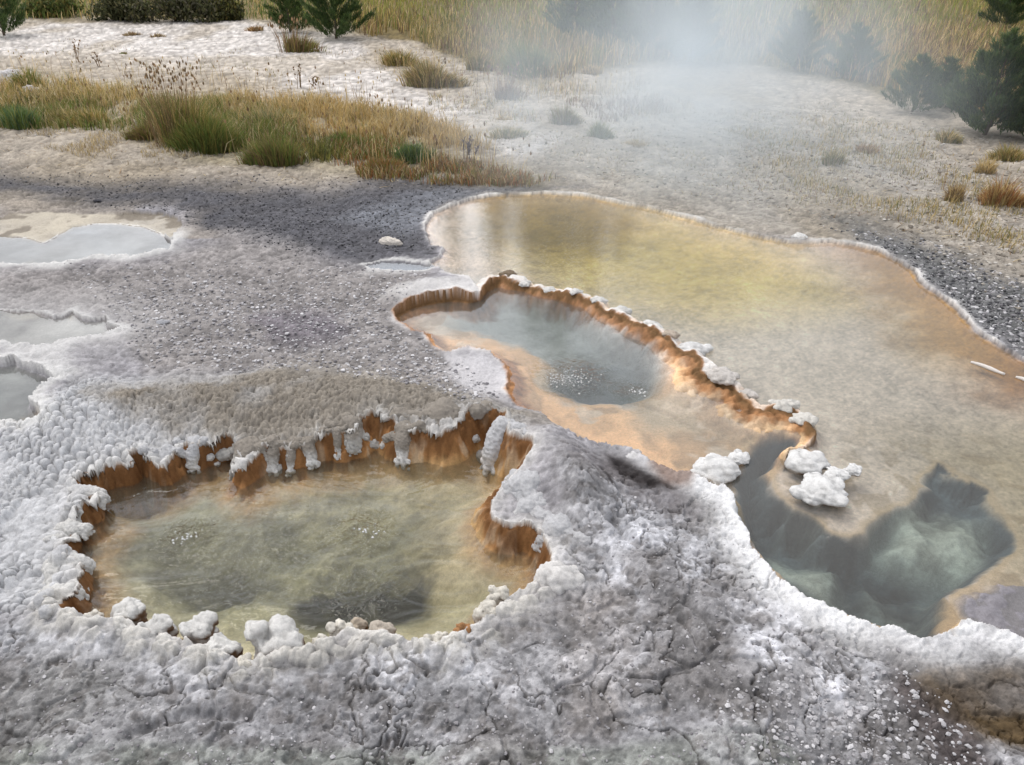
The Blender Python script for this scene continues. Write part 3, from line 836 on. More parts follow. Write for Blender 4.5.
def knob_mesh(name, size, lobes=5, seed=0, lobe_amp=0.45, white=(0.62, 0.60, 0.58), stain=(0.20, 0.10, 0.04), stain_z=-0.1, ang=None, rough=0.10, flank=None):
    """a lobed crust of sinter: size = half extents"""
    r_ = np.random.default_rng(seed)
    V, Fc = ICO5
    V = V.copy()
    rad = np.full(len(V), 0.62, np.float32)
    for k in range(lobes):
        if ang is None:
            a = 2 * math.pi * (k + r_.uniform(-.55, .55)) / lobes
        else:
            a = ang[k % len(ang)]
        el = r_.uniform(-0.15, 0.45)
        d = np.array((math.cos(a) * math.cos(el), math.sin(a) * math.cos(el), math.sin(el)), np.float32)
        c = V @ d
        rad = np.maximum(rad, 0.62 + lobe_amp * r_.uniform(.25, 1.15) * np.exp(-(1 - c) * r_.uniform(4, 16)))
    rad = rad * (1 + rough * n3d(V, 2.2, seed + 3) * 2.4 + rough * 0.9 * n3d(V, 6.0, seed + 5))
    f1, f2, _ = worley(V[:, 0] * 1.0 + V[:, 2] * .6 + 10, V[:, 1] + V[:, 2] * .5 + 10, 4.5, seed)
    h1, h2, _ = worley(V[:, 0] * 1.0 - V[:, 2] * .6 + 10, V[:, 1] + V[:, 2] * .8 + 10, 10.0, seed + 1)
    rad = rad * (1 + 0.13 * (0.5 - f1) + 0.06 * (0.5 - h1) + 0.03 * n3d(V, 16.0, seed + 6))
    P = V * rad[:, None]
    P[:, 2] = np.where(P[:, 2] < 0, P[:, 2] * 0.75, P[:, 2])
    nn_ = n3d(V, 3.0, seed + 21)
    st = sstep(stain_z + 0.10, stain_z - 0.18, P[:, 2] + 0.22 * nn_)
    C = np.array(white, np.float32)[None] * (1 + 0.14 * n3d(V, 4.0, seed + 31))[:, None]
    if flank is not None:
        st = np.maximum(st, sstep(flank, flank + 0.18, P @ np.array((0.72, -0.42, -0.55), np.float32) + 0.12 * nn_))
    C = lerp(C, stain, st * 0.92)
    P = P * np.array(size, np.float32)[None]
    return mesh_from(name, P, Fc.ravel(), np.full(len(Fc), 3), np.clip(C, 0.01, .85), True)


def fused(name, elems, res, white, stain, seed, unit, loc, stain_fn, flat=1.0, top=None):
    """round lumps grown into one another: elems (x, y, z, r) in metres round loc, made one mesh and roughened"""
    mb = bpy.data.metaballs.new('lump%d' % seed)
    mb.resolution = mb.render_resolution = res
    mb.threshold = 0.6
    for x, y, z, r in elems:
        e = mb.elements.new()
        e.co = (x, y, z)
        e.radius = r * 1.7
    ob = bpy.data.objects.new('lump%d' % seed, mb)
    COL.objects.link(ob)
    dg = bpy.context.evaluated_depsgraph_get()
    dg.update()
    me = bpy.data.meshes.new_from_object(ob.evaluated_get(dg))
    bpy.data.objects.remove(ob)
    bpy.data.metaballs.remove(mb)
    n = len(me.vertices)
    V = np.zeros(n * 3, np.float32)
    me.vertices.foreach_get('co', V)
    V = V.reshape(-1, 3)
    NR = np.zeros(n * 3, np.float32)
    me.vertices.foreach_get('normal', NR)
    NR = NR.reshape(-1, 3)
    fi = np.zeros(len(me.loops), np.int32)
    me.loops.foreach_get('vertex_index', fi)
    lt = np.zeros(len(me.polygons), np.int32)
    me.polygons.foreach_get('loop_total', lt)
    bpy.data.meshes.remove(me)
    U = V / unit
    f1, f2, _ = worley(U[:, 0] + U[:, 2] * .5 + 20, U[:, 1] + U[:, 2] * .6 + 20, 3.2, seed)
    d = 0.12 * n3d(U, 1.6, seed) + 0.09 * n3d(U, 4.5, seed + 2) + 0.14 * (0.45 - f1) + 0.05 * n3d(U, 10.0, seed + 4)
    st = np.clip(stain_fn(U, NR, n3d(U, 2.5, seed + 7)), 0, 1)
    V = V + NR * (d * unit)[:, None]
    C = np.array(white, np.float32)[None] * (1 + 0.16 * n3d(U, 2.0, seed + 9) + 0.10 * n3d(U, 8.0, seed + 11))[:, None]
    C = C * (1 - 0.30 * sstep(0.5, 0.75, f1))[:, None]
    if top is not None:                     # the crust above the drip is the ground's own grey
        C = lerp(C, top, sstep(.5, 1.7, U[:, 2] + .4 * n3d(U, 1.2, seed + 13)))
    C = lerp(C, stain, st)
    V[:, 2] *= flat
    return link(name, mesh_from(name, V, fi, lt, np.clip(C, .01, .8)), M_STONE, None, loc)


def scale_at(px, py, z=0.0):
    x, y, _ = G(px, py, z)
    return math.sqrt(x * x + y * y + (H - z) ** 2) / F


CREAM = (0.58, 0.55, 0.49)
OFFW = (0.56, 0.55, 0.53)
BRN = (0.13, 0.07, 0.035)
GK = 'white sinter knobs along the near rim of the steaming pool'
for i, (px, py, w, lab, nl, white, fl) in enumerate([
    (93, 617, 9, 'small round cream knob at the left end of the near rim of the steaming pool', 2, CREAM, .5),
    (128, 613, 17, 'large cap-topped white knob with a brown overhung flank, leftmost big one on the near rim', 4, OFFW, .1),
    (121, 630, 12, 'low white knob in front of the brown-flanked cap on the near rim', 4, OFFW, .5),
    (159, 628, 17, 'squat white knob with dark sides between the cap knob and the ragged one', 5, OFFW, .15),
    (199, 631, 17, 'ragged white knob beside the dark notch of the near rim', 6, OFFW, .2),
    (222, 649, 17, 'stout white knob with a dark brown side at the notch of the near rim', 5, OFFW, .1),
    (245, 664, 12, 'low cream lump lying in the notch of the near rim', 3, CREAM, .6),
    (279, 640, 27, 'biggest many-lobed white knob in the middle of the near rim', 9, OFFW, .3),
    (319, 640, 8, 'tiny round cream knob right of the many-lobed one', 2, CREAM, .6),
    (340, 628, 12, 'cream knob joined to a brownish round one beside the dark water', 4, CREAM, .4),
    (358, 624, 10, 'brownish round knob jutting over the dark water of the steaming pool', 3, (0.40, 0.34, 0.27), .3),
    (381, 631, 14, 'flat speckled brownish knob right of the dark water', 4, (0.44, 0.39, 0.33), .4),
    (440, 641, 13, 'pale cream lump on the near rim, right of the flat speckled knob', 4, CREAM, .5),
    (463, 630, 12, 'orange-brown nub at the right corner of the near rim', 3, (0.36, 0.19, 0.09), .8),
    (486, 612, 14, 'tall cream crust edge standing at the right corner of the steaming pool', 6, CREAM, .4),
    (499, 596, 13, 'cream lump on top of the crust edge at the right corner', 5, CREAM, .5),
]):
    r_ = np.random.default_rng(500 + i)
    x, y, _ = G(px, py, 0.01)
    u = w * scale_at(px, py)
    E = [(0, 0, -.4 * u, .55 * u), (.35 * u, .1 * u, -.4 * u, .5 * u), (-.35 * u, -.1 * u, -.4 * u, .5 * u)]
    nl += 2
    for k in range(nl):
        a = 2 * math.pi * (k + r_.uniform(-.4, .4)) / nl
        rr = r_.uniform(.35, .8)
        E.append((math.cos(a) * rr * u, math.sin(a) * rr * .7 * u, u * r_.uniform(-.05, .45), u * r_.uniform(.20, .42)))
    E.append((r_.normal(0, .15) * u, .15 * u, .3 * u, .36 * u))
    o = fused('sinter_nodule', E, max(.0035, u / 9), white, BRN, 500 + i, u, (x, y, .004),
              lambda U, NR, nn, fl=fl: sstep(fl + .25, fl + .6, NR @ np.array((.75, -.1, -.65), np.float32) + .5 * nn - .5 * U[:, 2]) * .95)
    tag(o, lab, 'mineral knob', GK)
x, y, _ = G(558, 581, 0.0)
u = 25 * scale_at(558, 581)
o = fused('sinter_boulder', [(-.3 * u, 0, 0, .6 * u), (.25 * u, .1 * u, -.05 * u, .65 * u), (0, -.15 * u, -.15 * u, .6 * u), (.5 * u, 0, -.2 * u, .5 * u), (-.45 * u, .2 * u, -.2 * u, .4 * u)],
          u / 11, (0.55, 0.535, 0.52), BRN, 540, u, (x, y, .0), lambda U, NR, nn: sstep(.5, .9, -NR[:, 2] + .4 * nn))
tag(o, 'white rounded boulder of sinter at the right end of the steaming pool', 'boulder')

GL = 'white sinter lobes hanging over the orange wall'
for i, (px, py, w, z, dr, ln, nf, white, lab) in enumerate([
    (166, 470, 11, -0.05, (.1, -1), .10, 2, OFFW, 'white lobe at the back left bend, left of the small drips over the orange wall'),
    (192, 465, 10, -0.06, (-.1, -1), .10, 3, OFFW, 'small white drip over the orange wall, right of the back left bend'),
    (242, 472, 16, -0.08, (-.2, -1), .14, 4, (0.40, 0.39, 0.37), 'grey ragged lobe with a dark foot hanging over the orange wall'),
    (271, 468, 11, -0.08, (-.1, -1), .11, 3, OFFW, 'white forked drip left of the pointed one over the orange wall'),
    (291, 470, 8, -0.09, (0, -1), .13, 1, OFFW, 'narrow pointed white drip over the orange wall'),
    (313, 462, 10, -0.06, (.6, -1), .11, 2, OFFW, 'white drip bent sideways over the orange wall'),
    (338, 454, 7, -0.05, (.1, -1), .08, 1, OFFW, 'small round white drip at the end of the grey shelf'),
    (352, 446, 13, -0.02, (0, -1), .10, 3, (0.46, 0.45, 0.43), 'grey rounded end of the shelf just right of the small round drip'),
    (403, 460, 12, -0.07, (0, -1), .14, 3, OFFW, 'white drip flaring at its foot over the deep orange wall'),
    (444, 443, 24, -0.04, (.1, -1), .14, 4, (0.46, 0.44, 0.42), 'broad smooth grey-white lobe over the deep orange wall'),
    (490, 462, 17, -0.06, (-.5, -.8), .15, 3, (0.50, 0.48, 0.46), 'rounded white lobe in the orange alcove at the back right'),
    (500, 506, 22, -0.05, (-1, -.3), .18, 4, (0.58, 0.57, 0.56), 'large bright white lobe jutting left over the orange water edge'),
    (512, 529, 19, -0.06, (-.8, -.6), .16, 3, OFFW, 'white lobe just below the large jutting one, over the water'),
    (545, 546, 17, -0.03, (-.7, -.7), .12, 4, (0.42, 0.41, 0.41), 'grey knobbly lobe above the white boulder at the right end'),
    (103, 498, 12, -0.02, (1, -.1), .14, 2, OFFW, 'thin white tongue reaching right over the brown gap at the left end'),
    (84, 530, 11, -0.03, (1, -.2), .12, 3, OFFW, 'white tongue over the left wall, between the thin tongue and the double lobe'),
    (82, 566, 16, -0.03, (1, .1), .13, 4, OFFW, 'white double lobe over the left wall of the steaming pool'),
    (74, 592, 17, -0.03, (.9, .3), .12, 4, OFFW, 'smooth white lobe at the front left corner of the steaming pool'),
]):
    r_ = np.random.default_rng(600 + i)
    x, y, _ = G(px, py, z)
    u = w * scale_at(px, py)
    d = np.array(dr) / np.linalg.norm(dr)
    pd = np.array((-d[1], d[0]))
    E = []
    u *= .72
    for k in range(9):                       # the crust they hang from
        o_ = k / 4 - 1
        q = pd * o_ * u * 2.6 - d * (ln * .75 + u * r_.uniform(-.35, .35))
        E.append((q[0], q[1], tz(x + q[0], y + q[1]) - z - .30 * u * r_.uniform(.8, 1.4), u * r_.uniform(.42, .62)))
    zs = tz(x - d[0] * ln, y - d[1] * ln) - .012 - z
    for k in range(9):
        t = k / 8
        q = -d * (1 - t) * ln + pd * r_.normal(0, .10) * u
        E.append((q[0], q[1], zs * (1 - t ** 1.7) - .25 * u * (1 - t) - .1 * u, u * (.55 + .30 * math.sin(math.pi * (.2 + .7 * t))) * r_.uniform(.8, 1.1)))
    for k in range(nf + 2):
        o_ = (k + .5) / (nf + 2) * 2 - 1
        q = pd * o_ * u * .85 + d * u * r_.uniform(-.2, .4)
        E.append((q[0], q[1], -u * r_.uniform(.0, .4), u * r_.uniform(.26, .40)))
        q = q + d * u * r_.uniform(.1, .35) + pd * r_.normal(0, .1) * u
        E.append((q[0], q[1], -u * r_.uniform(.4, 1.0), u * r_.uniform(.18, .30)))
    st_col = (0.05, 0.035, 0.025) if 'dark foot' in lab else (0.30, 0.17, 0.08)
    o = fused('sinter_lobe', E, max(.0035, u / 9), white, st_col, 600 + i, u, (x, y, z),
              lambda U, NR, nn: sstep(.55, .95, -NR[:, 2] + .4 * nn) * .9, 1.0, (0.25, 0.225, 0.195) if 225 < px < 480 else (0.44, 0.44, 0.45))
    tag(o, lab, 'mineral lobe', GL)

GR = 'white crusts on the rim between the two right pools'
CW = (0.60, 0.595, 0.585)
for i, (px, py, w, nl, white, lab) in enumerate([
    (509, 280, 10, 4, (0.20, 0.155, 0.11), 'small dark-sided crust at the far end of the dividing rim'),
    (524, 287, 8, 4, OFFW, 'first small white crust on the far end of the dividing rim'),
    (548, 291, 10, 4, OFFW, 'white crust wedge second along the dividing rim'),
    (575, 298, 8, 3, OFFW, 'little white crust on the brown stretch of the dividing rim'),
    (599, 305, 10, 5, OFFW, 'white upturned crust where the dividing rim bends'),
    (622, 314, 12, 5, OFFW, 'white crust right of the upturned one on the dividing rim'),
    (650, 326, 15, 6, OFFW, 'long pale crust above the dark brown part of the dividing rim'),
    (670, 340, 11, 5, (0.40, 0.34, 0.28), 'brownish crust left of the bright ragged one on the dividing rim'),
    (692, 350, 19, 8, CW, 'bright white ragged crust sticking out into the beige pool'),
    (722, 383, 18, 7, (0.5, 0.47, 0.44), 'pale grey crust above the peach shelf on the dividing rim'),
    (746, 394, 13, 6, (0.48, 0.45, 0.42), 'small knobbly crust between the pale one and the long one'),
    (786, 409, 16, 5, (0.54, 0.52, 0.48), 'upper half of the long crust at the near end of the dividing rim'),
    (805, 421, 16, 5, (0.54, 0.52, 0.48), 'lower half of the long crust at the near end of the dividing rim'),
    (806, 462, 25, 8, CW, 'white coral-like crust with blunt lobes, nearest the peach shelf'),
    (836, 475, 15, 6, CW, 'white lobed crust bridging the two coral-like ones'),
    (822, 491, 28, 9, CW, 'largest white coral-like crust with fingers over the blue hole'),
    (853, 470, 11, 4, CW, 'lone round white knob in the beige pool beside the coral-like crusts'),
    (716, 470, 28, 10, CW, 'white lobed peninsula crust reaching over the blue-green channel'),
    (738, 458, 14, 6, CW, 'white crust at the right tip of the lobed peninsula'),
    (634, 458, 15, 7, (0.54, 0.53, 0.53), 'white crust beside the black hollow below the peach shelf'),
]):
    r_ = np.random.default_rng(700 + i)
    x, y, _ = G(px, py, -0.01)
    u = w * scale_at(px, py)
    E = [(0, 0, -.05 * u, .5 * u), (.25 * u, .1 * u, -.1 * u, .42 * u), (-.25 * u, -.1 * u, -.1 * u, .42 * u)]
    for k in range(nl):
        a = 2 * math.pi * (k + r_.uniform(-.45, .45)) / nl
        L_ = r_.uniform(.55, 1.0)
        for q in range(3):
            t = (q + 1) / 3
            a2 = a + r_.normal(0, .16)
            E.append((math.cos(a2) * L_ * t * u * .85, math.sin(a2) * L_ * t * u * .75, u * r_.uniform(-.12, .12), u * (.34 - .10 * t) * r_.uniform(.8, 1.15)))
    o = fused('sinter_crust', E, max(.004, u / 10), white, (0.22, 0.13, 0.07), 700 + i, u, (x, y, max(-.012, tz(x, y) - .004) if i < 13 else -.008),
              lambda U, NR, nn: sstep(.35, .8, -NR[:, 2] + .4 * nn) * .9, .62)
    tag(o, lab, 'mineral crust', GR)


def slab(px, py, wpx, hpx, label, seed, col, rot=0.0, thick=0.35):
    x, y, _ = G(px, py)
    sl = math.sqrt(x * x + y * y + H * H)
    me = knob_mesh('stone', (wpx * sl / F / .8, wpx * sl / F * .55, hpx * sl / F * thick / .5), lobes=4, seed=seed, lobe_amp=.25, white=col, stain=col, rough=.12)
    o = link('flat_stone', me, M_STONE, None, (x, y, tz(x, y) + 0.008))
    o.rotation_euler = (0, 0, rot)
    return tag(o, label, 'stone')


slab(390, 243, 13, 6, 'flat pale stone alone on the dark gravel left of the big pool', 301, (0.66, 0.61, 0.55), -0.25, .8)
slab(163, 325, 6, 6, 'small dark-sided stone on the grey crust right of the left pools', 302, (0.5, 0.5, 0.52))
slab(97, 200, 4, 3, 'tiny dark stone above the cream-edged left pool', 303, (0.08, 0.08, 0.09))
slab(12, 82, 14, 7, 'pale boulder in the grass at the far left edge', 304, (0.62, 0.60, 0.60), 0, 1.0)
slab(31, 92, 8, 4, 'pale stone just right of the boulder in the grass', 305, (0.58, 0.56, 0.56), 0, 1.0)
slab(800, 239, 8, 4, 'white stone on the far shore of the big pool', 306, (0.8, 0.79, 0.77), .1, .8)


def stick(px, py, px2, py2, z, label, col):
    a, b = np.array(G(px, py, z)), np.array(G(px2, py2, z))
    d = b - a
    ln = np.linalg.norm(d)
    nseg, ns = 14, 8
    V = []
    r_ = np.random.default_rng(int(px))
    side = np.array((-d[1], d[0], 0)) / ln
    for k in range(nseg + 1):
        t = k / nseg
        r = 0.014 * (0.55 + 0.5 * math.sin(math.pi * min(max(t, .06), .94)) + r_.uniform(-.06, .06))
        c = a + d * t + side * 0.006 * math.sin(5 * t)
        for s in range(ns):
            an = 2 * math.pi * s / ns
            V.append(c + side * r * math.cos(an) + np.array((0, 0, 1)) * r * math.sin(an))
    fi, lt = [], []
    for k in range(nseg):
        for s in range(ns):
            fi += [k * ns + s, k * ns + (s + 1) % ns, (k + 1) * ns + (s + 1) % ns, (k + 1) * ns + s]
            lt.append(4)
    fi += list(range(ns))[::-1] + [nseg * ns + s for s in range(ns)]
    lt += [ns, ns]
    me = mesh_from('stick', np.array(V), fi, lt, np.tile(np.array(col, np.float32), (len(V), 1)))
    return tag(link('bleached_stick', me, M_BARK), label, 'stick')


stick(971, 362, 1005, 374, WL_BIG + .004, 'bleached white stick lying in the big pool near the right edge of the view', (0.62, 0.58, 0.54))
stick(1016, 377, 1036, 384, WL_BIG + .004, 'white stick end at the very right edge of the big pool', (0.62, 0.58, 0.54))


# ------------------------------------------------------------------ gravel (beyond counting)
def scatter_px(n, poly):
    P = np.array(poly, np.float32)
    x0, y0 = P.min(0)
    x1, y1 = P.max(0)
    res = np.zeros((0, 2), np.float32)
    while len(res) < n:
        q_ = rng.uniform((x0, y0), (x1, y1), (n * 2, 2)).astype(np.float32)
        d = sdf(P, q_[:, 0], q_[:, 1], 1)
        res = np.concatenate([res, q_[d > 0]])
    return res[:n]


def gravel(name, specs):
    Vs, Fs, Cs, off = [], [], [], 0
    V0, F0 = ICO1
    for n, poly, smin, smax, cols in specs:
        p = scatter_px(n, poly)
        g = np.array([G(a, b)[:2] for a, b in p], np.float32)
        z, c, w_, l_, df, ds_ = terrain(g[:, 0], g[:, 1])
        dB = sdf(BIG, g[:, 0], g[:, 1], .3)
        dA_ = np.max([sdf(q_, g[:, 0], g[:, 1], .3) for q_ in (LEFT_A, LEFT_B, LEFT_C, PUDDLE, SHELF)], axis=0)
        feather = sdf(np.array(poly, np.float32), p[:, 0], p[:, 1], 5) > np.abs(rng.normal(0, 26, len(p))) - 6
        ok = (df < -0.05) & (dB < -0.03) & (dA_ < -0.02) & feather
        g, z, c = g[ok], z[ok], c[ok]
        m = len(g)
        s = rng.uniform(0, 1, m) ** 2.5 * (smax - smin) + smin
        sc = np.stack([s * rng.uniform(.7, 1.3, m), s * rng.uniform(.6, 1.1, m), s * rng.uniform(.35, .7, m)], 1)
        jit = 1 + rng.uniform(-.28, .28, (m, len(V0), 1))
        a = rng.uniform(0, 6.28, m)
        V = V0[None] * jit * sc[:, None, :]
        ca, sa = np.cos(a)[:, None], np.sin(a)[:, None]
        V = np.stack([V[..., 0] * ca - V[..., 1] * sa, V[..., 0] * sa + V[..., 1] * ca, V[..., 2]], -1)
        V = V + np.stack([g[:, 0], g[:, 1], z + s * 0.15], 1)[:, None, :]
        ci = np.array(cols, np.float32)[rng.integers(0, len(cols), m)] * rng.uniform(.75, 1.2, (m, 1))
        Vs.append(V.reshape(-1, 3))
        Cs.append(np.repeat(ci, len(V0), 0))
        Fs.append((F0[None] + (off + np.arange(m) * len(V0))[:, None, None]).reshape(-1, 3))
        off += m * len(V0)
    V, C, Fc = np.concatenate(Vs), np.concatenate(Cs), np.concatenate(Fs)
    me = mesh_from(name, V, Fc.ravel(), np.full(len(Fc), 3), C, False)
    return tag(link(name, me, M_STONE), 'loose grey and white sinter chips strewn over the crust', 'gravel', None, 'stuff')


GREY = [(0.42, 0.41, 0.42), (0.3, 0.29, 0.3), (0.55, 0.54, 0.55), (0.22, 0.21, 0.22)]
DARK = [(0.07, 0.07, 0.077), (0.11, 0.11, 0.117), (0.05, 0.05, 0.053), (0.19, 0.19, 0.195)]
BEIGE = [(0.40, 0.365, 0.32), (0.30, 0.27, 0.23), (0.50, 0.47, 0.43), (0.20, 0.175, 0.145)]
gravel('gravel', [
    (9000, [(60, 262), (340, 262), (430, 270), (400, 320), (505, 395), (470, 420), (330, 378), (150, 372)], .003, .016, GREY),
    (9000, [(-40, 170), (560, 182), (440, 208), (421, 228), (436, 250), (300, 262), (190, 230)], .004, .014, DARK),
    (6000, [(0, 130), (200, 165), (420, 185), (560, 180), (700, 200), (900, 240), (1030, 330), (1100, 300), (1030, 130), (800, 90), (560, 120), (440, 140), (540, 180), (300, 175), (0, 125)], .006, .024, BEIGE),
    (6000, [(820, 225), (920, 235), (1040, 290), (1040, 365), (975, 328), (925, 285), (900, 262)], .004, .017, DARK + GREY),
    (1100, [(840, 640), (905, 650), (940, 690), (985, 750), (985, 790), (760, 790), (700, 700)], .004, .013, GREY[:2] + [(.48, .47, .48)]),
    (2500, [(0, 630), (250, 690), (440, 665), (560, 610), (600, 480), (720, 520), (800, 620), (900, 650), (900, 790), (0, 790)], .003, .009, GREY[:2] + GREY[3:]),
])


# ------------------------------------------------------------------ grass
class Blades:
    def __init__(self):
        self.V, self.C, self.n = [], [], 0

    def add(self, base, h, lean, width, col, droop=0.25, tipcol=None):
        """base (n,3); h (n,); lean (n,2) sideways shift of the tip as a share of height; width (n,); col (n,3)"""
        n = len(base)
        a = rng.uniform(0, 6.283, n)
        wv = np.stack([np.cos(a), np.sin(a), np.zeros(n)], 1) * (width * .5)[:, None]
        ln = np.stack([lean[:, 0], lean[:, 1], np.zeros(n)], 1) * h[:, None]
        up = np.array((0, 0, 1.0))[None] * h[:, None]
        p0 = base
        p1 = base + up * 0.55 + ln * 0.32
        p2 = base + up * (1 - droop * np.linalg.norm(lean, axis=1)[:, None]) + ln
        V = np.stack([p0 - wv, p0 + wv, p1 + wv * .8, p1 - wv * .8, p2], 1)
        tcol = col if tipcol is None else tipcol
        C = np.stack([col * .85, col * .85, col, col, tcol], 1)
        self.V.append(V.reshape(-1, 3))
        self.C.append(C.reshape(-1, 3))
        self.n += n

    def heads(self, pos, r, col):
        """seed heads: small diamonds"""
        n = len(pos)
        a = rng.uniform(0, 6.283, n)
        wv = np.stack([np.cos(a), np.sin(a), np.zeros(n)], 1) * r[:, None]
        up = np.array((0, 0, 1.0))[None] * (r * 2.6)[:, None]
        V = np.stack([pos - up * .5, pos + wv, pos + wv * .9 + up * .5, pos - wv, pos + up], 1)
        V = np.stack([pos - wv * .5 - up * .4, pos + wv * .5 - up * .4, pos + wv + up * .2, pos - wv + up * .2, pos + up], 1)
        self.V.append(V.reshape(-1, 3))
        self.C.append(np.repeat(col, 5, 0).reshape(-1, 3))
        self.n += n

    def mesh(self, name):
        V, C = np.concatenate(self.V), np.concatenate(self.C)
        n = len(V) // 5
        b = (np.arange(n) * 5)[:, None]
        f4 = b + np.array([0, 1, 2, 3])[None]
        f3 = b + np.array([3, 2, 4])[None]
        fi = np.concatenate([f4, f3], 1).ravel()
        lt = np.tile([4, 3], n)
        return mesh_from(name, V, fi, lt, np.clip(C * (1.0 if name in ('crown', 'foliage', 'stems') else 1.5), .005, .9), False)


def pick(cols, n, j=.25):
    cols = np.array(cols, np.float32)
    return cols[rng.integers(0, len(cols), n)] * rng.uniform(1 - j, 1 + j, (n, 1))


GOLD = [(0.34, 0.24, 0.09), (0.40, 0.30, 0.13), (0.27, 0.19, 0.07), (0.44, 0.34, 0.18)]
TAN = [(0.34, 0.27, 0.15), (0.40, 0.33, 0.20), (0.26, 0.20, 0.11)]
OLIVE = [(0.13, 0.13, 0.03), (0.17, 0.16, 0.045), (0.20, 0.16, 0.05), (0.10, 0.11, 0.03)]
GREEN = [(0.09, 0.13, 0.03), (0.12, 0.17, 0.04), (0.07, 0.10, 0.028), (0.15, 0.16, 0.05)]
TEAL = [(0.08, 0.13, 0.06), (0.11, 0.16, 0.08), (0.06, 0.10, 0.05)]
RUST = [(0.26, 0.11, 0.04), (0.20, 0.10, 0.045), (0.30, 0.16, 0.06), (0.15, 0.09, 0.04)]
BROWN = [(0.15, 0.095, 0.05), (0.11, 0.075, 0.04), (0.20, 0.13, 0.07)]
PURPLE = [(0.16, 0.09, 0.075), (0.12, 0.075, 0.065), (0.20, 0.12, 0.09)]


def tuft_blades(B, n, rad_x, rad_y, h, cols, spread=.5, width=.006, origin=(0, 0, 0), hj=.45, flat=1.0):
    r = np.sqrt(rng.uniform(0, 1, n))
    a = rng.uniform(0, 6.283, n)
    bx, by = r * np.cos(a), r * np.sin(a)
    nk = 5
    ca_, cr_ = rng.uniform(0, 6.283, nk), rng.uniform(.1, .75, nk)
    ki = rng.integers(0, nk, n)
    ks = rng.uniform(.45, 1.1, nk)
    bx = bx * .5 * ks[ki] + (cr_ * np.cos(ca_))[ki]
    by = by * .5 * ks[ki] + (cr_ * np.sin(ca_))[ki]
    r = np.minimum(np.sqrt(bx * bx + by * by), 1)
    base = np.stack([bx * rad_x * .75 * rng.uniform(.7, 1.25, n), by * rad_y * .75 * rng.uniform(.7, 1.25, n), np.full(n, -0.015)], 1) + np.array(origin)[None]
    hh = h * rng.uniform(1 - hj, 1.0, n) * (1 - .5 * r ** 2) * ks[ki]
    lean = np.stack([bx, by], 1) * spread + rng.normal(0, .16, (n, 2))
    B.add(base, hh, lean, width * rng.uniform(.7, 1.3, n), pick(cols, n))


# ---- meadow beyond the white flat: a mass of grass
def meadow_grass():
    B = Blades()
    poly = [(-260, 20), (-30, 20), (110, 19), (250, 20), (345, 26), (372, 40), (390, 30), (440, 52), (480, 64), (520, 78), (560, 80), (600, 70), (640, 62),
            (760, 64), (880, 88), (1030, 128), (1250, 190), (1250, -26), (-260, -26)]
    p = scatter_px(52000, poly)
    g = np.array([G(a, b)[:2] for a, b in p], np.float32)
    # more even on the ground than on the picture
    n = len(g)
    ny = vnoise(g[:, 0] * .5, g[:, 1] * .22, 5)
    nz = vnoise(g[:, 0] * 1.3 + 9, g[:, 1] * .6, 8)
    dist = g[:, 1]
    cg = pick(GOLD, n)
    co_ = pick(OLIVE, n)
    cgr = pick(GREEN, n)
    cbr = pick(BROWN, n)
    back = sstep(20, 29, dist) * (p[:, 0] > 300) * .75
    k = rng.uniform(0, 1, n)
    c = np.where((k < .42)[:, None], cg, co_)
    c = np.where(((nz > .55) & (k > .5))[:, None], cbr, c)
    c = np.where((rng.uniform(0, 1, n) < back * .75)[:, None], np.array((0.19, 0.20, 0.045)) * rng.uniform(.8, 1.25, (n, 1)), c)
    c = np.where(((p[:, 0] < 320) & (k > .45))[:, None], cgr, c)
    h = (0.22 + 0.34 * ny) * rng.uniform(.55, 1.15, n) * np.where(p[:, 0] < 330, .8, 1)
    lean = rng.normal(0, .22, (n, 2)) + np.array((.08, 0))
    z = terrain(g[:, 0], g[:, 1])[0]
    B.add(np.column_stack([g, z - .02]), h, lean, 0.010 + .0006 * dist * rng.uniform(.5, 1.4, n), c)
    # beyond the frame
    n = 9000
    g = np.stack([rng.uniform(-45, 45, n), rng.uniform(30, 62, n)], 1).astype(np.float32)
    B.add(np.column_stack([g, np.full(n, -.02)]), rng.uniform(.25, .6, n), rng.normal(0, .25, (n, 2)), rng.uniform(.03, .06, n), pick(GOLD + OLIVE, n))
    tag(link('meadow_grass', B.mesh('meadow_grass'), M_LEAF), 'golden and olive meadow grass growing beyond the white sinter flat', 'grass', None, 'stuff')


meadow_grass()


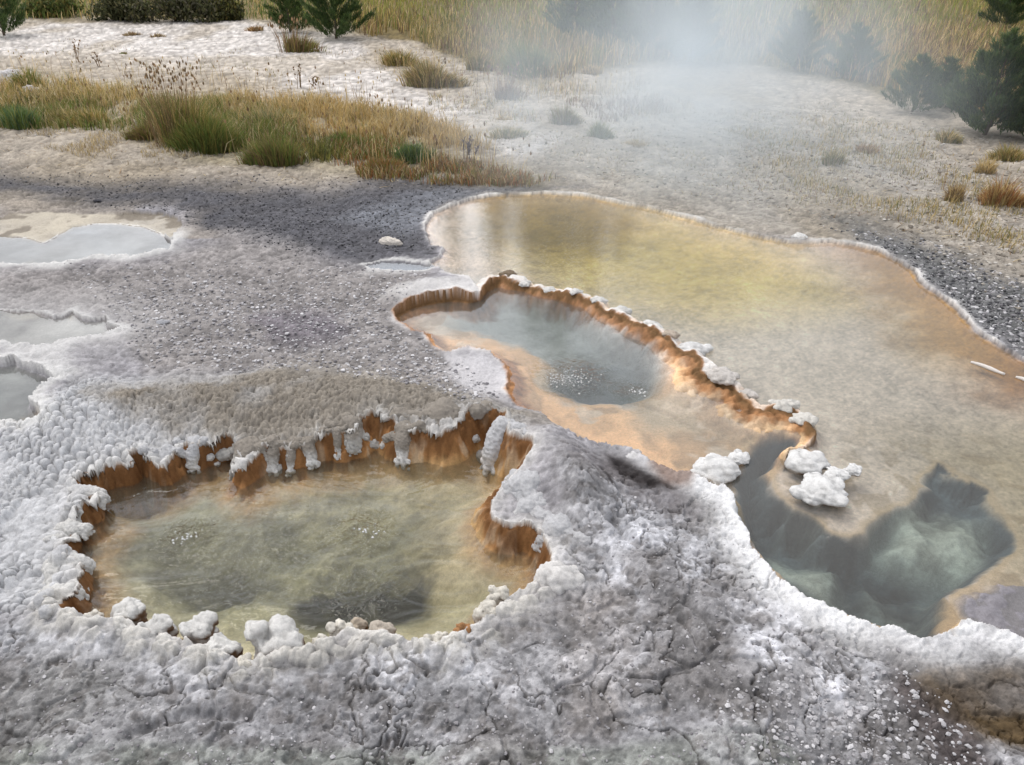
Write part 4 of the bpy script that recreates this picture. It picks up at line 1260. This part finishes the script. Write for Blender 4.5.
# ---- the mixed grass strip between the white flat and the dark gravel
def strip_grass():
    def area(B, n, poly, cols, h0, h1, width, cl=1.2, thr=.35):
        p = scatter_px(int(n * 2.6), poly)
        g = np.array([G(a, b)[:2] for a, b in p], np.float32)
        m = vnoise(g[:, 0] * cl * 1.4, g[:, 1] * cl, 77) * .6 + vnoise(g[:, 0] * cl * 4, g[:, 1] * cl * 3, 78) * .4
        fe = sdf(np.array(poly, np.float32), p[:, 0], p[:, 1], 5) / 9.0
        kk = (m + rng.uniform(-.12, .12, len(m)) > thr) & (fe > rng.uniform(-.05, 1, len(m)) ** 2)
        g, m = g[kk][:n], m[kk][:n]
        z = terrain(g[:, 0], g[:, 1])[0]
        k = len(g)
        B.add(np.column_stack([g, z - .01]), rng.uniform(h0, h1, k) * (.55 + .8 * m), rng.normal(0, .33, (k, 2)), width * rng.uniform(.6, 1.4, k), pick(cols, k))
    B = Blades()
    area(B, 9000, [(-60, 82), (70, 80), (150, 95), (230, 100), (330, 105), (430, 125), (430, 148), (330, 140), (240, 120), (150, 118), (60, 112), (-60, 116)],
         GOLD + TAN + OLIVE[:2], .06, .30, .010, 1.7, .44)
    area(B, 9000, [(200, 100), (320, 100), (440, 128), (500, 150), (420, 150), (340, 140), (240, 128)], GOLD + TAN + [(0.44, 0.31, 0.13)], .08, .30, .009, 1.7, .37)
    tag(link('dry_grass', B.mesh('dry_grass'), M_LEAF), 'dry golden grass strip in front of the white sinter flat', 'grass', None, 'stuff')
    B = Blades()
    area(B, 4500, [(-60, 95), (60, 95), (150, 108), (150, 135), (50, 130), (-60, 128)], OLIVE + TAN + GREEN, .08, .2, .010, 1.3, .48)
    area(B, 9000, [(140, 105), (230, 105), (300, 122), (330, 150), (260, 158), (190, 152), (140, 138)], OLIVE + GREEN + TAN, .06, .3, .009, 1.6, .44)
    area(B, 3500, [(330, 140), (400, 145), (440, 160), (400, 172), (340, 165)], OLIVE + RUST + TAN + GREEN, .05, .2, .009, 1.8, .42)
    area(B, 4200, [(350, 165), (440, 160), (560, 178), (530, 186), (430, 186), (360, 180)], RUST + OLIVE + TAN + BROWN, .03, .16, .009, 1.8, .42)
    area(B, 2600, [(-60, 100), (60, 98), (150, 112), (240, 112), (250, 150), (150, 140), (60, 128), (-60, 126)], [(0.06, 0.07, 0.022), (0.09, 0.09, 0.03), (0.05, 0.055, 0.02)] + OLIVE, .08, .24, .010, 2.2, .56)
    area(B, 1800, [(240, 135), (340, 140), (350, 165), (270, 162)], [(0.06, 0.065, 0.022), (0.08, 0.08, 0.03)] + OLIVE, .06, .2, .010, 2.2, .5)
    area(B, 1500, [(150, 105), (260, 108), (420, 150), (540, 182), (430, 186), (300, 160), (160, 140)], RUST + PURPLE, .05, .2, .009, 2.4, .6)
    area(B, 3000, [(20, 128), (150, 135), (210, 158), (120, 166), (30, 148)], TAN + BEIGE[:2], .03, .09, .008, 1.6, .55)
    tag(link('green_grass', B.mesh('green_grass'), M_LEAF), 'green and rusty low grass strip bordering the dark gravel', 'grass', None, 'stuff')
    B = Blades()
    area(B, 5200, [(440, 110), (560, 90), (700, 85), (860, 105), (1030, 160), (1030, 260), (880, 220), (700, 190), (560, 160)], TAN + TAN + PURPLE + OLIVE, .02, .06, .006, .9, .52)
    area(B, 900, [(560, 100), (690, 95), (700, 120), (600, 125)], PURPLE + BROWN, .05, .16, .010, 1.1, .48)
    area(B, 5200, [(700, 110), (860, 120), (1040, 150), (1040, 260), (930, 230), (800, 190), (700, 160)], GOLD + TAN + OLIVE, .02, .11, .006, 1.3, .50)
    area(B, 2600, [(420, 70), (640, 78), (700, 110), (560, 130), (430, 112)], GOLD + TAN + PURPLE + OLIVE, .03, .14, .008, 1.5, .50)
    area(B, 1500, [(-60, 30), (360, 40), (420, 85), (200, 75), (-60, 60)], TAN + BROWN + OLIVE, .02, .09, .008, 1.2, .60)
    tag(link('sparse_weeds', B.mesh('sparse_weeds'), M_LEAF), 'sparse tan and purplish weeds scattered on the gravel flat behind the big pool', 'weeds', None, 'stuff')


strip_grass()


def dry_stalks():
    B = Blades()
    p = np.concatenate([scatter_px(900, [(-60, 95), (70, 92), (160, 100), (330, 108), (440, 130), (540, 176), (440, 182), (340, 165), (200, 150), (60, 125), (-60, 120)]),
                        scatter_px(420, [(370, 60), (440, 60), (560, 85), (640, 75), (640, 100), (540, 105), (420, 90)]),
                        scatter_px(260, [(-60, 60), (200, 75), (400, 100), (400, 110), (200, 95), (-60, 75)])])
    g = np.array([G(a, b)[:2] for a, b in p], np.float32)
    k = len(g)
    z = terrain(g[:, 0], g[:, 1])[0]
    h = rng.uniform(.12, .45, k)
    ln = rng.normal(0, .22, (k, 2))
    c = pick(TAN + GOLD + BROWN, k)
    B.add(np.column_stack([g, z - .01]), h, ln, np.full(k, .007), c, droop=0)
    tip = np.column_stack([g + ln * h[:, None], z + h * .97])
    m = rng.uniform(0, 1, k) > .5
    B.heads(tip[m], rng.uniform(.008, .016, m.sum()), pick(BROWN + TAN, m.sum()))
    # litter: fallen blades lying on the ground
    p = scatter_px(2600, [(-60, 60), (420, 90), (700, 90), (1040, 150), (1040, 270), (860, 225), (600, 180), (420, 190), (-60, 170)])
    g = np.array([G(a, b)[:2] for a, b in p], np.float32)
    k = len(g)
    z = terrain(g[:, 0], g[:, 1])[0]
    B.add(np.column_stack([g, z + .004]), rng.uniform(.012, .03, k), rng.normal(0, 4.0, (k, 2)), np.full(k, .010), pick(TAN + BROWN, k), droop=0)
    tag(link('dry_stalks', B.mesh('dry_stalks'), M_LEAF), 'dry stalks and fallen straw scattered over the grass strip and flat', 'straw', None, 'stuff')


dry_stalks()


# ---- tufts one can count
def tuft(px, py, wpx, hpx, cols, label, n=380, spread=.55, group=None, cat='grass tuft', name='grass_tuft', width=None, heads=None, deep=.7):
    x, y, _ = G(px, py)
    sl = math.sqrt(x * x + y * y + H * H)
    s = sl / F
    B = Blades()
    w = width or max(.004, .75 * s)
    h = hpx * s * (1.0 if group == GS else 1.25)
    n = int(n * 1.4)
    tuft_blades(B, n * 2, wpx * s * 1.1, wpx * s * 1.1 * deep, h, cols, spread, w * .8, hj=.75)
    if heads:
        k = max(6, n // 12)
        r = rng.uniform(0, 1, k) ** .5
        a = rng.uniform(0, 6.283, k)
        pos = np.stack([r * np.cos(a) * wpx * s * .7, r * np.sin(a) * wpx * s * .5, h * rng.uniform(.75, 1.15, k)], 1)
        B.heads(pos, np.full(k, .9 * s), pick(heads, k))
        base = pos * np.array((.6, .6, 0))
        B.add(base, pos[:, 2] * 1.0, (pos[:, :2] - base[:, :2]) / pos[:, 2:3], np.full(k, w * .7), pick(heads, k), droop=0)
    return tag(link(name, B.mesh(name), M_LEAF, None, (x, y, tz(x, y) - .005)), label, cat, group)


GT = 'grass tufts on the pale flat'
GS = 'bushy clumps in the grass strip'
tuft(397, 64, 24, 15, GOLD + OLIVE, 'yellow dome-shaped tuft on the white flat below the dark young pine', 500, .8, GT)
tuft(432, 86, 36, 24, GOLD + BROWN + OLIVE, 'wide brown-gold tuft, largest on the white flat', 900, .8, GT)
tuft(478, 70, 16, 22, OLIVE + GOLD, 'olive tuft at the near edge of the golden meadow', 400, .6, GT)
tuft(530, 76, 26, 38, GREEN + OLIVE, 'dark green upright tuft at the near corner of the golden meadow', 800, .55, GT)
tuft(500, 98, 28, 22, PURPLE + BROWN, 'purplish twiggy tuft right of the wide brown-gold one', 260, .6, GT, heads=PURPLE)
tuft(563, 124, 22, 19, OLIVE + BROWN, 'brown-green tuft on the gravel flat, left of the greener one', 420, .7, GT)
tuft(600, 136, 18, 18, OLIVE + GREEN, 'greener tuft on the gravel flat, right of the brown-green one', 380, .65, GT)
tuft(505, 121, 8, 8, TAN + GOLD, 'very small tan tuft above the low wide tan one', 140, .8, GT)
tuft(508, 138, 24, 11, TAN + OLIVE, 'low wide tan tuft on the gravel between grass strip and flat', 380, .9, GT)
tuft(594, 74, 13, 12, TAN + GOLD, 'pale yellow tuft at the foot of the misty pines', 220, .8, GT)
tuft(638, 146, 16, 8, TAN, 'faint flat tan tuft on the gravel behind the big pool', 200, .9, GT)
tuft(831, 164, 16, 17, TAN + OLIVE, 'grey-tan round tuft in the thin steam behind the big pool', 320, .6, GT)
tuft(866, 152, 14, 13, TAN + RUST, 'faded reddish-tan tuft right of the grey-tan one', 200, .7, GT)
tuft(944, 142, 15, 16, OLIVE + GOLD, 'olive tuft in front of the right-hand pines', 300, .7, GT)
tuft(956, 202, 13, 21, BROWN + GOLD, 'dark brown upright tuft near the right edge of the view', 320, .5, GT)
tuft(1000, 204, 22, 27, RUST + GOLD, 'rusty leaning tuft at the right edge of the view', 460, .7, GT)
tuft(985, 172, 14, 13, GOLD + TAN, 'golden low tuft above the rusty leaning one', 260, .8, GT)
tuft(1010, 158, 20, 20, GOLD + OLIVE, 'golden-olive tuft below the rightmost pine', 380, .7, GT)
tuft(292, 52, 26, 20, BROWN + OLIVE, 'twiggy brown tuft on the white flat below the young pines', 300, .7, GT, heads=BROWN)
tuft(312, 47, 9, 8, TAN + OLIVE, 'little olive tuft right of the twiggy brown one', 150, .8, GT)
tuft(258, 31, 12, 9, RUST + TAN, 'reddish tuft at the far edge of the white flat', 180, .8, GT)
tuft(132, 35, 11, 4, BROWN + TAN, 'flat dark tuft on the white flat, left of the other dark one', 120, 1.0, GT)
tuft(156, 37, 9, 4, BROWN + TAN, 'flat dark tuft on the white flat, right of the other dark one', 110, 1.0, GT)
tuft(125, 54, 6, 3, GREEN + BROWN, 'tiny dark green cushion alone on the white flat', 90, 1.0, GT)
GS = 'bushy clumps in the grass strip'
tuft(178, 146, 46, 62, OLIVE + GREEN + GOLD, 'tallest green-gold clump in the grass strip, with dark seed heads', 1300, .45, GS, heads=BROWN, deep=.4)
tuft(205, 150, 34, 48, GREEN + OLIVE, 'bright green clump right of the tallest one in the grass strip', 900, .5, GS, deep=.4)
tuft(185, 140, 12, 22, RUST, 'rusty red sprig at the foot of the tallest clump', 160, .6, GS)
tuft(150, 138, 26, 24, OLIVE + BROWN, 'low olive clump left of the tallest one in the grass strip', 480, .7, GS, deep=.5)
tuft(280, 164, 34, 38, OLIVE + GREEN + BROWN, 'rounded olive clump with a dark base at the near edge of the strip', 1100, .55, GS, deep=.5)
tuft(272, 128, 32, 26, TEAL + TAN, 'greyish green clump behind the rounded olive one', 600, .6, GS, deep=.5)
tuft(350, 150, 24, 28, GREEN, 'fresh green clump left of the teal one in the grass strip', 600, .6, GS, deep=.5)
tuft(412, 164, 28, 30, TEAL + GREEN, 'teal-green clump near the right end of the grass strip', 700, .6, GS, deep=.5)
tuft(378, 172, 40, 22, RUST + OLIVE, 'rust-coloured clump at the near edge of the strip', 800, .7, GS, deep=.4)
tuft(18, 128, 26, 26, TEAL + GREEN, 'dark green clump at the far left end of the grass strip', 520, .7, GS, deep=.5)
tuft(30, 88, 20, 22, GOLD + GREEN, 'yellow-green clump beside the pale boulder in the grass', 420, .6, GS, deep=.5)
tuft(62, 122, 24, 20, OLIVE + TAN, 'small olive clump right of the dark green one at the far left', 380, .7, GS, deep=.5)
tuft(95, 124, 36, 18, OLIVE + GOLD, 'low olive-gold clump midway along the left of the strip', 520, .8, GS, deep=.4)
tuft(500, 182, 36, 12, OLIVE + RUST, 'low olive-rust clump at the right tip of the grass strip', 520, .9, GS, deep=.3)


def forb(px, py, hpx, n, cols, label, wpx=14, leafy=True):
    """a few upright stems with leaf sprays"""
    x, y, _ = G(px, py)
    s = math.sqrt(x * x + y * y + H * H) / F
    B = Blades()
    k = n
    base = np.stack([rng.normal(0, wpx * s * .12, k), rng.normal(0, wpx * s * .1, k), np.zeros(k)], 1)
    h = hpx * s * rng.uniform(.6, 1.05, k)
    lean = rng.normal(0, .22, (k, 2))
    B.add(base, h, lean, np.full(k, .9 * s), pick(cols, k), droop=0)
    for i in range(k):
        m = 14 if leafy else 7
        t = rng.uniform(.35, 1.0, m)
        p = base[i][None] + np.stack([lean[i, 0] * h[i] * t ** 1.6, lean[i, 1] * h[i] * t ** 1.6, h[i] * t], 1)
        B.add(p, np.full(m, (3.2 if leafy else 2) * s), rng.normal(0, .9, (m, 2)), np.full(m, 1.5 * s), pick(cols, m), droop=.3)
    return tag(link('dry_weed', B.mesh('dry_weed'), M_LEAF, None, (x, y, tz(x, y) - .01)), label, 'weed', 'dark dry weeds')


forb(469, 160, 22, 7, [(0.09, 0.07, 0.07), (0.13, 0.10, 0.10)], 'dark grey weed sprig at the right end of the grass strip', 22)
forb(298, 88, 24, 5, BROWN, 'dark forked weed at the back of the grass strip, below the white flat', 30, False)
forb(315, 92, 20, 2, BROWN, 'single dark upright weed right of the forked one', 6)
forb(79, 62, 20, 3, BROWN, 'thin dark weed against the white flat, above the far left of the grass strip', 10, False)
forb(100, 66, 12, 3, BROWN, 'short dark weed right of the thin one against the white flat', 12, False)
forb(920, 158, 22, 3, TAN + BROWN, 'thin dry weed in front of the right-hand pines', 12, False)
forb(941, 190, 26, 2, TAN + BROWN, 'tall thin dry weed left of the dark brown upright tuft', 8, False)


# ------------------------------------------------------------------ young pines, bushes, far trees
def tube(path, radii, ns=7):
    V, fi, lt = [], [], []
    for p, r in zip(path, radii):
        for s in range(ns):
            an = 2 * math.pi * s / ns
            V.append((p[0] + r * math.cos(an), p[1] + r * math.sin(an), p[2]))
    for k in range(len(path) - 1):
        for s in range(ns):
            fi += [k * ns + s, k * ns + (s + 1) % ns, (k + 1) * ns + (s + 1) % ns, (k + 1) * ns + s]
            lt.append(4)
    return np.array(V, np.float32), fi, lt


PINE = [(0.06, 0.105, 0.03), (0.08, 0.13, 0.035), (0.045, 0.08, 0.025), (0.11, 0.15, 0.045)]


def pine(x, y, h, w, label, group, cols=PINE, whorls=9, seed=0, dens=1.0, name='young_pine', needle=.07, top=.92):
    r_ = np.random.default_rng(seed)
    root = bpy.data.objects.new(name, None)
    COL.objects.link(root)
    root.location = (x, y, tz(x, y) - .02)
    tag(root, label, 'pine', group)
    path = [(0.02 * h * math.sin(k), 0.015 * h * math.cos(1.7 * k), h * k / 8) for k in range(9)]
    rad = [0.022 * h * (1 - k / 8.6) + .003 for k in range(9)]
    V, fi, lt = tube(path, rad)
    link('trunk', mesh_from('trunk', V, fi, lt, np.tile(np.array((.11, .085, .065), np.float32), (len(V), 1))), M_BARK, root)
    B = Blades()
    for k in range(whorls):
        t = 0.06 + top * (k + r_.uniform(-.2, .2)) / whorls
        t = min(max(t, .04), .98)
        z0 = h * t
        ln = w * (1 - t) ** .75 * 1.0 + .03 * w
        nb = 6 if t < .7 else 4
        for b in range(nb):
            a = 2 * math.pi * (b + r_.uniform(-.3, .3)) / nb + k
            l2 = ln * r_.uniform(.6, 1.15)
            rise = l2 * r_.uniform(.25, .75)
            m = int(max(30, 190 * dens * l2 / w + 30))
            u = r_.uniform(.12, 1, m) ** .7
            pos = np.stack([math.cos(a) * l2 * u, math.sin(a) * l2 * u, z0 + rise * u ** 1.5], 1)
            pos += r_.normal(0, .022 * h, (m, 3))
            d = np.array((math.cos(a), math.sin(a))) * .7
            B.add(pos, np.full(m, needle * h) * r_.uniform(.7, 1.3, m), r_.normal(0, .6, (m, 2)) + d[None], np.full(m, needle * h * .15), pick(cols, m), droop=.1)
            B.add(np.array([[0, 0, z0]]), np.array([rise]), np.array([[math.cos(a), math.sin(a)]]) * l2 / max(rise, .01), np.array([.012 * h]), np.array([[.10, .075, .055]]), droop=0)
    m = int(160 * dens)
    B.add(np.stack([r_.normal(0, .008 * h, m), r_.normal(0, .008 * h, m), r_.uniform(.75, 1.0, m) * h], 1), np.full(m, needle * h * 1.2), r_.normal(0, .55, (m, 2)), np.full(m, needle * h * .18), pick(cols, m))
    link('crown', B.mesh('crown'), M_NEEDLE, root)
    return root


def pine_px(px, py, hpx, wpx, label, group='young pines round the flat', **kw):
    x, y, _ = G(px, py)
    s = math.sqrt(x * x + y * y + H * H) / F
    return pine(x, y, hpx * s, wpx * s, label, group, **kw)


pine_px(4, 36, 44, 28, 'dark young pine cut by the far left edge of the view', seed=1)
pine_px(290, 32, 44, 24, 'bright green young pine left of the dark one at the top', seed=2, cols=[(0.075, 0.12, 0.03), (0.10, 0.15, 0.04), (0.05, 0.08, 0.025)])
pine_px(336, 38, 56, 36, 'dense dark green young pine at the top, left of the golden meadow', seed=3, dens=1.4)
pine_px(575, 40, 58, 30, 'sparse young pine left of the steam, above the dark green tuft', seed=4, dens=.8)
pine_px(612, 46, 66, 34, 'tall misty young pine second from the left by the steam', seed=5)
pine_px(648, 54, 72, 36, 'bluish young pine half inside the steam', seed=6)
pine_px(690, 62, 70, 30, 'young pine almost hidden in the thick steam', seed=7)
pine_px(912, 112, 46, 30, 'short young pine left of the big dark one at the right', seed=8)
pine_px(985, 134, 80, 42, 'big dark young pine near the right edge of the view', seed=9, dens=1.8)
pine_px(1032, 138, 66, 34, 'dark young pine cut by the right edge of the view', seed=10, dens=1.5)
pine_px(940, 108, 40, 22, 'small shaded pine between the short and the big dark ones', seed=11)
pine_px(850, 78, 44, 28, 'faint young pine in the thin steam right of the plume', seed=12)
pine_px(795, 70, 50, 30, 'faint young pine right behind the steam plume', seed=14)
pine_px(1004, 28, 46, 26, 'far dark pine at the upper right corner', seed=13, dens=1.3)


def bush(px, py, wpx, hpx, cols, label, n=2600, seed=0):
    x, y, _ = G(px, py)
    s = math.sqrt(x * x + y * y + H * H) / F
    root = bpy.data.objects.new('shrub', None)
    COL.objects.link(root)
    root.location = (x, y, tz(x, y) - .02)
    tag(root, label, 'shrub', 'dark shrubs at the top of the white flat')
    r_ = np.random.default_rng(seed)
    B = Blades()
    St = Blades()
    nc = 16
    for k in range(nc):
        a, rr = r_.uniform(0, 6.283), r_.uniform(0, 1) ** .6
        c = np.array((rr * math.cos(a) * wpx * s * .8, rr * math.sin(a) * wpx * s * .5, hpx * s * r_.uniform(.25, .8) * (1 - .4 * rr)))
        m = n // nc
        d = r_.normal(0, 1, (m, 3))
        d /= np.linalg.norm(d, axis=1)[:, None]
        p = c + d * (r_.uniform(.3, 1.35, (m, 1)) ** .7) * np.array((wpx * s * .36, wpx * s * .32, hpx * s * .32))
        p[:, 2] = np.maximum(p[:, 2], .01)
        B.add(p, np.full(m, 3.2 * s) * r_.uniform(.6, 1.4, m), r_.normal(0, .8, (m, 2)), np.full(m, 1.6 * s), pick(cols, m))
        St.add(np.array([[0, 0, 0.0]]), np.array([c[2]]), np.array([c[:2] / max(c[2], .01)]), np.array([.02]), np.array([[.09, .07, .05]]), droop=0)
    link('stems', St.mesh('stems'), M_BARK, root)
    link('foliage', B.mesh('foliage'), M_LEAF, root)
    return root


SH = [(0.06, 0.065, 0.025), (0.085, 0.09, 0.035), (0.045, 0.05, 0.02), (0.12, 0.11, 0.05)]
bush(128, 20, 28, 24, SH, 'dark wide shrub left of the grey one at the far edge of the white flat', seed=1)
bush(175, 22, 40, 26, SH + [(0.13, 0.12, 0.08)], 'greyish dark shrub, widest at the far edge of the white flat', 3000, seed=2)
bush(222, 20, 20, 20, OLIVE + SH, 'olive shrub right of the greyish one at the far edge', seed=3)
bush(50, 16, 26, 16, OLIVE + GREEN, 'low olive shrub right of the pine at the far left', seed=4)

# tall pines beyond the meadow: out of the frame, mirrored in the big pool
far_pines = [(-3.55, 46, 16.6, .9, 'thin tall pine beyond the meadow, leftmost dark streak mirrored in the big pool', 21),
             (-0.95, 46, 17.4, 1.0, 'tall pine beyond the meadow, second dark streak mirrored in the big pool', 22),
             (1.35, 45, 20.0, 1.5, 'bushy tall pine beyond the meadow, mirrored right of the two streaks', 23),
             (2.9, 47, 23.0, 2.1, 'tallest pine beyond the meadow, mirrored in the yellow water', 24),
             (4.9, 48, 20.0, 2.1, 'broad pine beyond the meadow, mirrored right of the tallest', 25),
             (6.6, 46, 15.5, 1.9, 'shorter broad pine beyond the meadow, on the right of the tallest', 26),
             (14.6, 47, 10.0, 2.4, 'shorter pine beyond the meadow behind the steam', 27),
             (-14.0, 50, 11.0, 2.4, 'pine beyond the meadow toward the left', 29)]
for x, y, h, w, lab, sd in far_pines:
    pine(x, y, h, w, lab, 'tall pines beyond the meadow', whorls=22, seed=sd, dens=1.2, name='pine_tree', needle=.014, top=.97)


# ------------------------------------------------------------------ bubbles where the water boils
def bubbles(px, py, z, rx, ry, n, smax, label):
    c = G(px, py, z)
    V0, F0 = ICO1
    d = rng.normal(0, .5, (n, 2)) * np.array((rx, ry))
    s = rng.uniform(.15, 1, n) ** 2 * smax + .002
    V = V0[None] * (s[:, None, None] * np.array((1, 1, .6)))
    V = V + np.stack([c[0] + d[:, 0], c[1] + d[:, 1], np.full(n, z)], 1)[:, None, :]
    Fc = (F0[None] + (np.arange(n) * len(V0))[:, None, None]).reshape(-1, 3)
    me = mesh_from('bubbles', V.reshape(-1, 3), Fc.ravel(), np.full(len(Fc), 3), np.full((n * len(V0), 3), .6, np.float32))
    tag(link('bubbles', me, M_FOAM), label, 'bubbles', None, 'stuff')


bubbles(568, 378, WL_BIG, .16, .11, 150, .0055, 'white bubbles boiling up in the grey middle pool')
bubbles(640, 392, WL_BIG, .08, .05, 30, .006, 'a few white bubbles right of the boiling spot in the middle pool')
bubbles(188, 537, WL_FRONT, .08, .05, 30, .006, 'white bubbles at the left boiling spot of the steaming pool')
bubbles(366, 530, WL_FRONT, .09, .05, 24, .006, 'white bubbles at the right boiling spot of the steaming pool')


# ------------------------------------------------------------------ steam
def steam(name, label, c, size, density, noise_sc, seed, tilt=(0, 0), lo=.42, hi=.75):
    """a closed body of steam, thick in the middle and thinning to nothing at its skin"""
    V, Fc = ICO3
    me = mesh_from(name, V * np.array(size, np.float32)[None], Fc.ravel(), np.full(len(Fc), 3))
    m, nt, nn, L = new_mat(name)
    out = N(nt, 'ShaderNodeOutputMaterial')
    pv = N(nt, 'ShaderNodeVolumePrincipled')
    pv.inputs['Color'].default_value = (.80, .87, .92, 1)
    pv.inputs['Anisotropy'].default_value = 0.2
    tc_ = N(nt, 'ShaderNodeTexCoord')
    sc = N(nt, 'ShaderNodeVectorMath', operation='DIVIDE')
    sc.inputs[1].default_value = size
    L.new(tc_.outputs['Object'], sc.inputs[0])
    ln = N(nt, 'ShaderNodeVectorMath', operation='LENGTH')
    L.new(sc.outputs[0], ln.inputs[0])
    fo = N(nt, 'ShaderNodeMapRange', interpolation_type='SMOOTHERSTEP')
    fo.inputs['From Min'].default_value = .97
    fo.inputs['From Max'].default_value = .1
    L.new(ln.outputs['Value'], fo.inputs['Value'])
    ns = N(nt, 'ShaderNodeTexNoise', i_Scale=noise_sc, i_Detail=2.5, i_Roughness=.55, i_Distortion=.5)
    mp = N(nt, 'ShaderNodeMapping')
    mp.inputs['Location'].default_value = (seed, seed * .7, 0)
    L.new(tc_.outputs['Object'], mp.inputs['Vector'])
    L.new(mp.outputs[0], ns.inputs['Vector'])
    nm = N(nt, 'ShaderNodeMapRange')
    nm.inputs['From Min'].default_value = lo
    nm.inputs['From Max'].default_value = hi
    nm.inputs['To Min'].default_value = .12
    L.new(ns.outputs['Fac'], nm.inputs['Value'])
    mu = N(nt, 'ShaderNodeMath', operation='MULTIPLY')
    L.new(fo.outputs['Result'], mu.inputs[0])
    L.new(nm.outputs['Result'], mu.inputs[1])
    m2 = N(nt, 'ShaderNodeMath', operation='MULTIPLY')
    m2.inputs[1].default_value = density
    L.new(mu.outputs[0], m2.inputs[0])
    L.new(m2.outputs[0], pv.inputs['Density'])
    L.new(pv.outputs[0], out.inputs['Volume'])
    o = link(name, me, m, None, c)
    o.rotation_euler = (tilt[0], tilt[1], 0)
    return tag(o, label, 'steam', None, 'stuff')


steam('steam', 'pale bluish steam plume rising behind the big pool', (2.8, 11.2, 1.5), (2.6, 2.8, 3.0), .80, .7, 3.0)
steam('steam', 'thin steam drifting right of the plume over the gravel flat', (1.9, 9.7, 0.9), (3.9, 4.9, 2.0), .64, .6, 8.0)

# ------------------------------------------------------------------ light
SUN_EL, SUN_AZ = R(60), R(-48)       # behind the scene, from the left
w = bpy.data.worlds.new('World')
S.world = w
w.use_nodes = True
nt = w.node_tree
nt.nodes.clear()
wo = N(nt, 'ShaderNodeOutputWorld')
bg = N(nt, 'ShaderNodeBackground')
sky = N(nt, 'ShaderNodeTexSky', sky_type='NISHITA')
sky.sun_disc = False
sky.sun_elevation = SUN_EL
sky.sun_rotation = SUN_AZ
sky.air_density, sky.dust_density, sky.ozone_density = 1.0, 3.0, 1.0
hs = N(nt, 'ShaderNodeHueSaturation')
hs.inputs['Saturation'].default_value = 0.45
nt.links.new(sky.outputs[0], hs.inputs['Color'])
wt_ = N(nt, 'ShaderNodeTexCoord')
wm = N(nt, 'ShaderNodeMapping')
wm.inputs['Scale'].default_value = (1.6, 1.6, 4.0)
wn = N(nt, 'ShaderNodeTexNoise', i_Scale=1.6, i_Detail=6.0, i_Roughness=.55)
nt.links.new(wt_.outputs['Generated'], wm.inputs['Vector'])
nt.links.new(wm.outputs[0], wn.inputs['Vector'])
wr_ = N(nt, 'ShaderNodeMapRange')
wr_.inputs['From Min'].default_value, wr_.inputs['From Max'].default_value = .36, .60
nt.links.new(wn.outputs['Fac'], wr_.inputs['Value'])
wx_ = N(nt, 'ShaderNodeMix', data_type='RGBA')
wx_.inputs['B'].default_value = (6.2, 6.2, 6.35, 1)      # bright cloud
nt.links.new(wr_.outputs['Result'], wx_.inputs['Factor'])
nt.links.new(hs.outputs[0], wx_.inputs['A'])
wd = N(nt, 'ShaderNodeVectorMath', operation='DOT_PRODUCT')
wd.inputs[1].default_value = (-.12, .95, .28)
nt.links.new(wt_.outputs['Generated'], wd.inputs[0])
wg = N(nt, 'ShaderNodeMapRange', interpolation_type='SMOOTHSTEP')
wg.inputs['From Min'].default_value, wg.inputs['From Max'].default_value = .76, 1.0
wg.inputs['To Min'].default_value, wg.inputs['To Max'].default_value = 1.0, 2.9
nt.links.new(wd.outputs['Value'], wg.inputs['Value'])
wv = N(nt, 'ShaderNodeVectorMath', operation='SCALE')
nt.links.new(wx_.outputs['Result'], wv.inputs[0])
nt.links.new(wg.outputs['Result'], wv.inputs['Scale'])
nt.links.new(wv.outputs[0], bg.inputs['Color'])
bg.inputs['Strength'].default_value = 0.15
nt.links.new(bg.outputs[0], wo.inputs['Surface'])
sl = bpy.data.lights.new('sun', 'SUN')
sl.energy = 1.1
sl.angle = R(28)
sl.color = (1.0, 0.96, 0.90)
so = bpy.data.objects.new('sun', sl)
COL.objects.link(so)
so.rotation_euler = (R(90) - SUN_EL, 0, math.pi - SUN_AZ)

S.view_settings.view_transform = 'Standard'
S.view_settings.look = 'None'
S.view_settings.exposure = 0.36
S.view_settings.gamma = 1.0
S.view_settings.use_curve_mapping = False
S.render.engine = 'CYCLES'
cy = S.cycles
cy.use_denoising = True
cy.max_bounces = 8
cy.transparent_max_bounces = 24
cy.diffuse_bounces = 3
cy.glossy_bounces = 3
cy.volume_bounces = 3
cy.volume_step_rate = 2.0
cy.volume_max_steps = 128
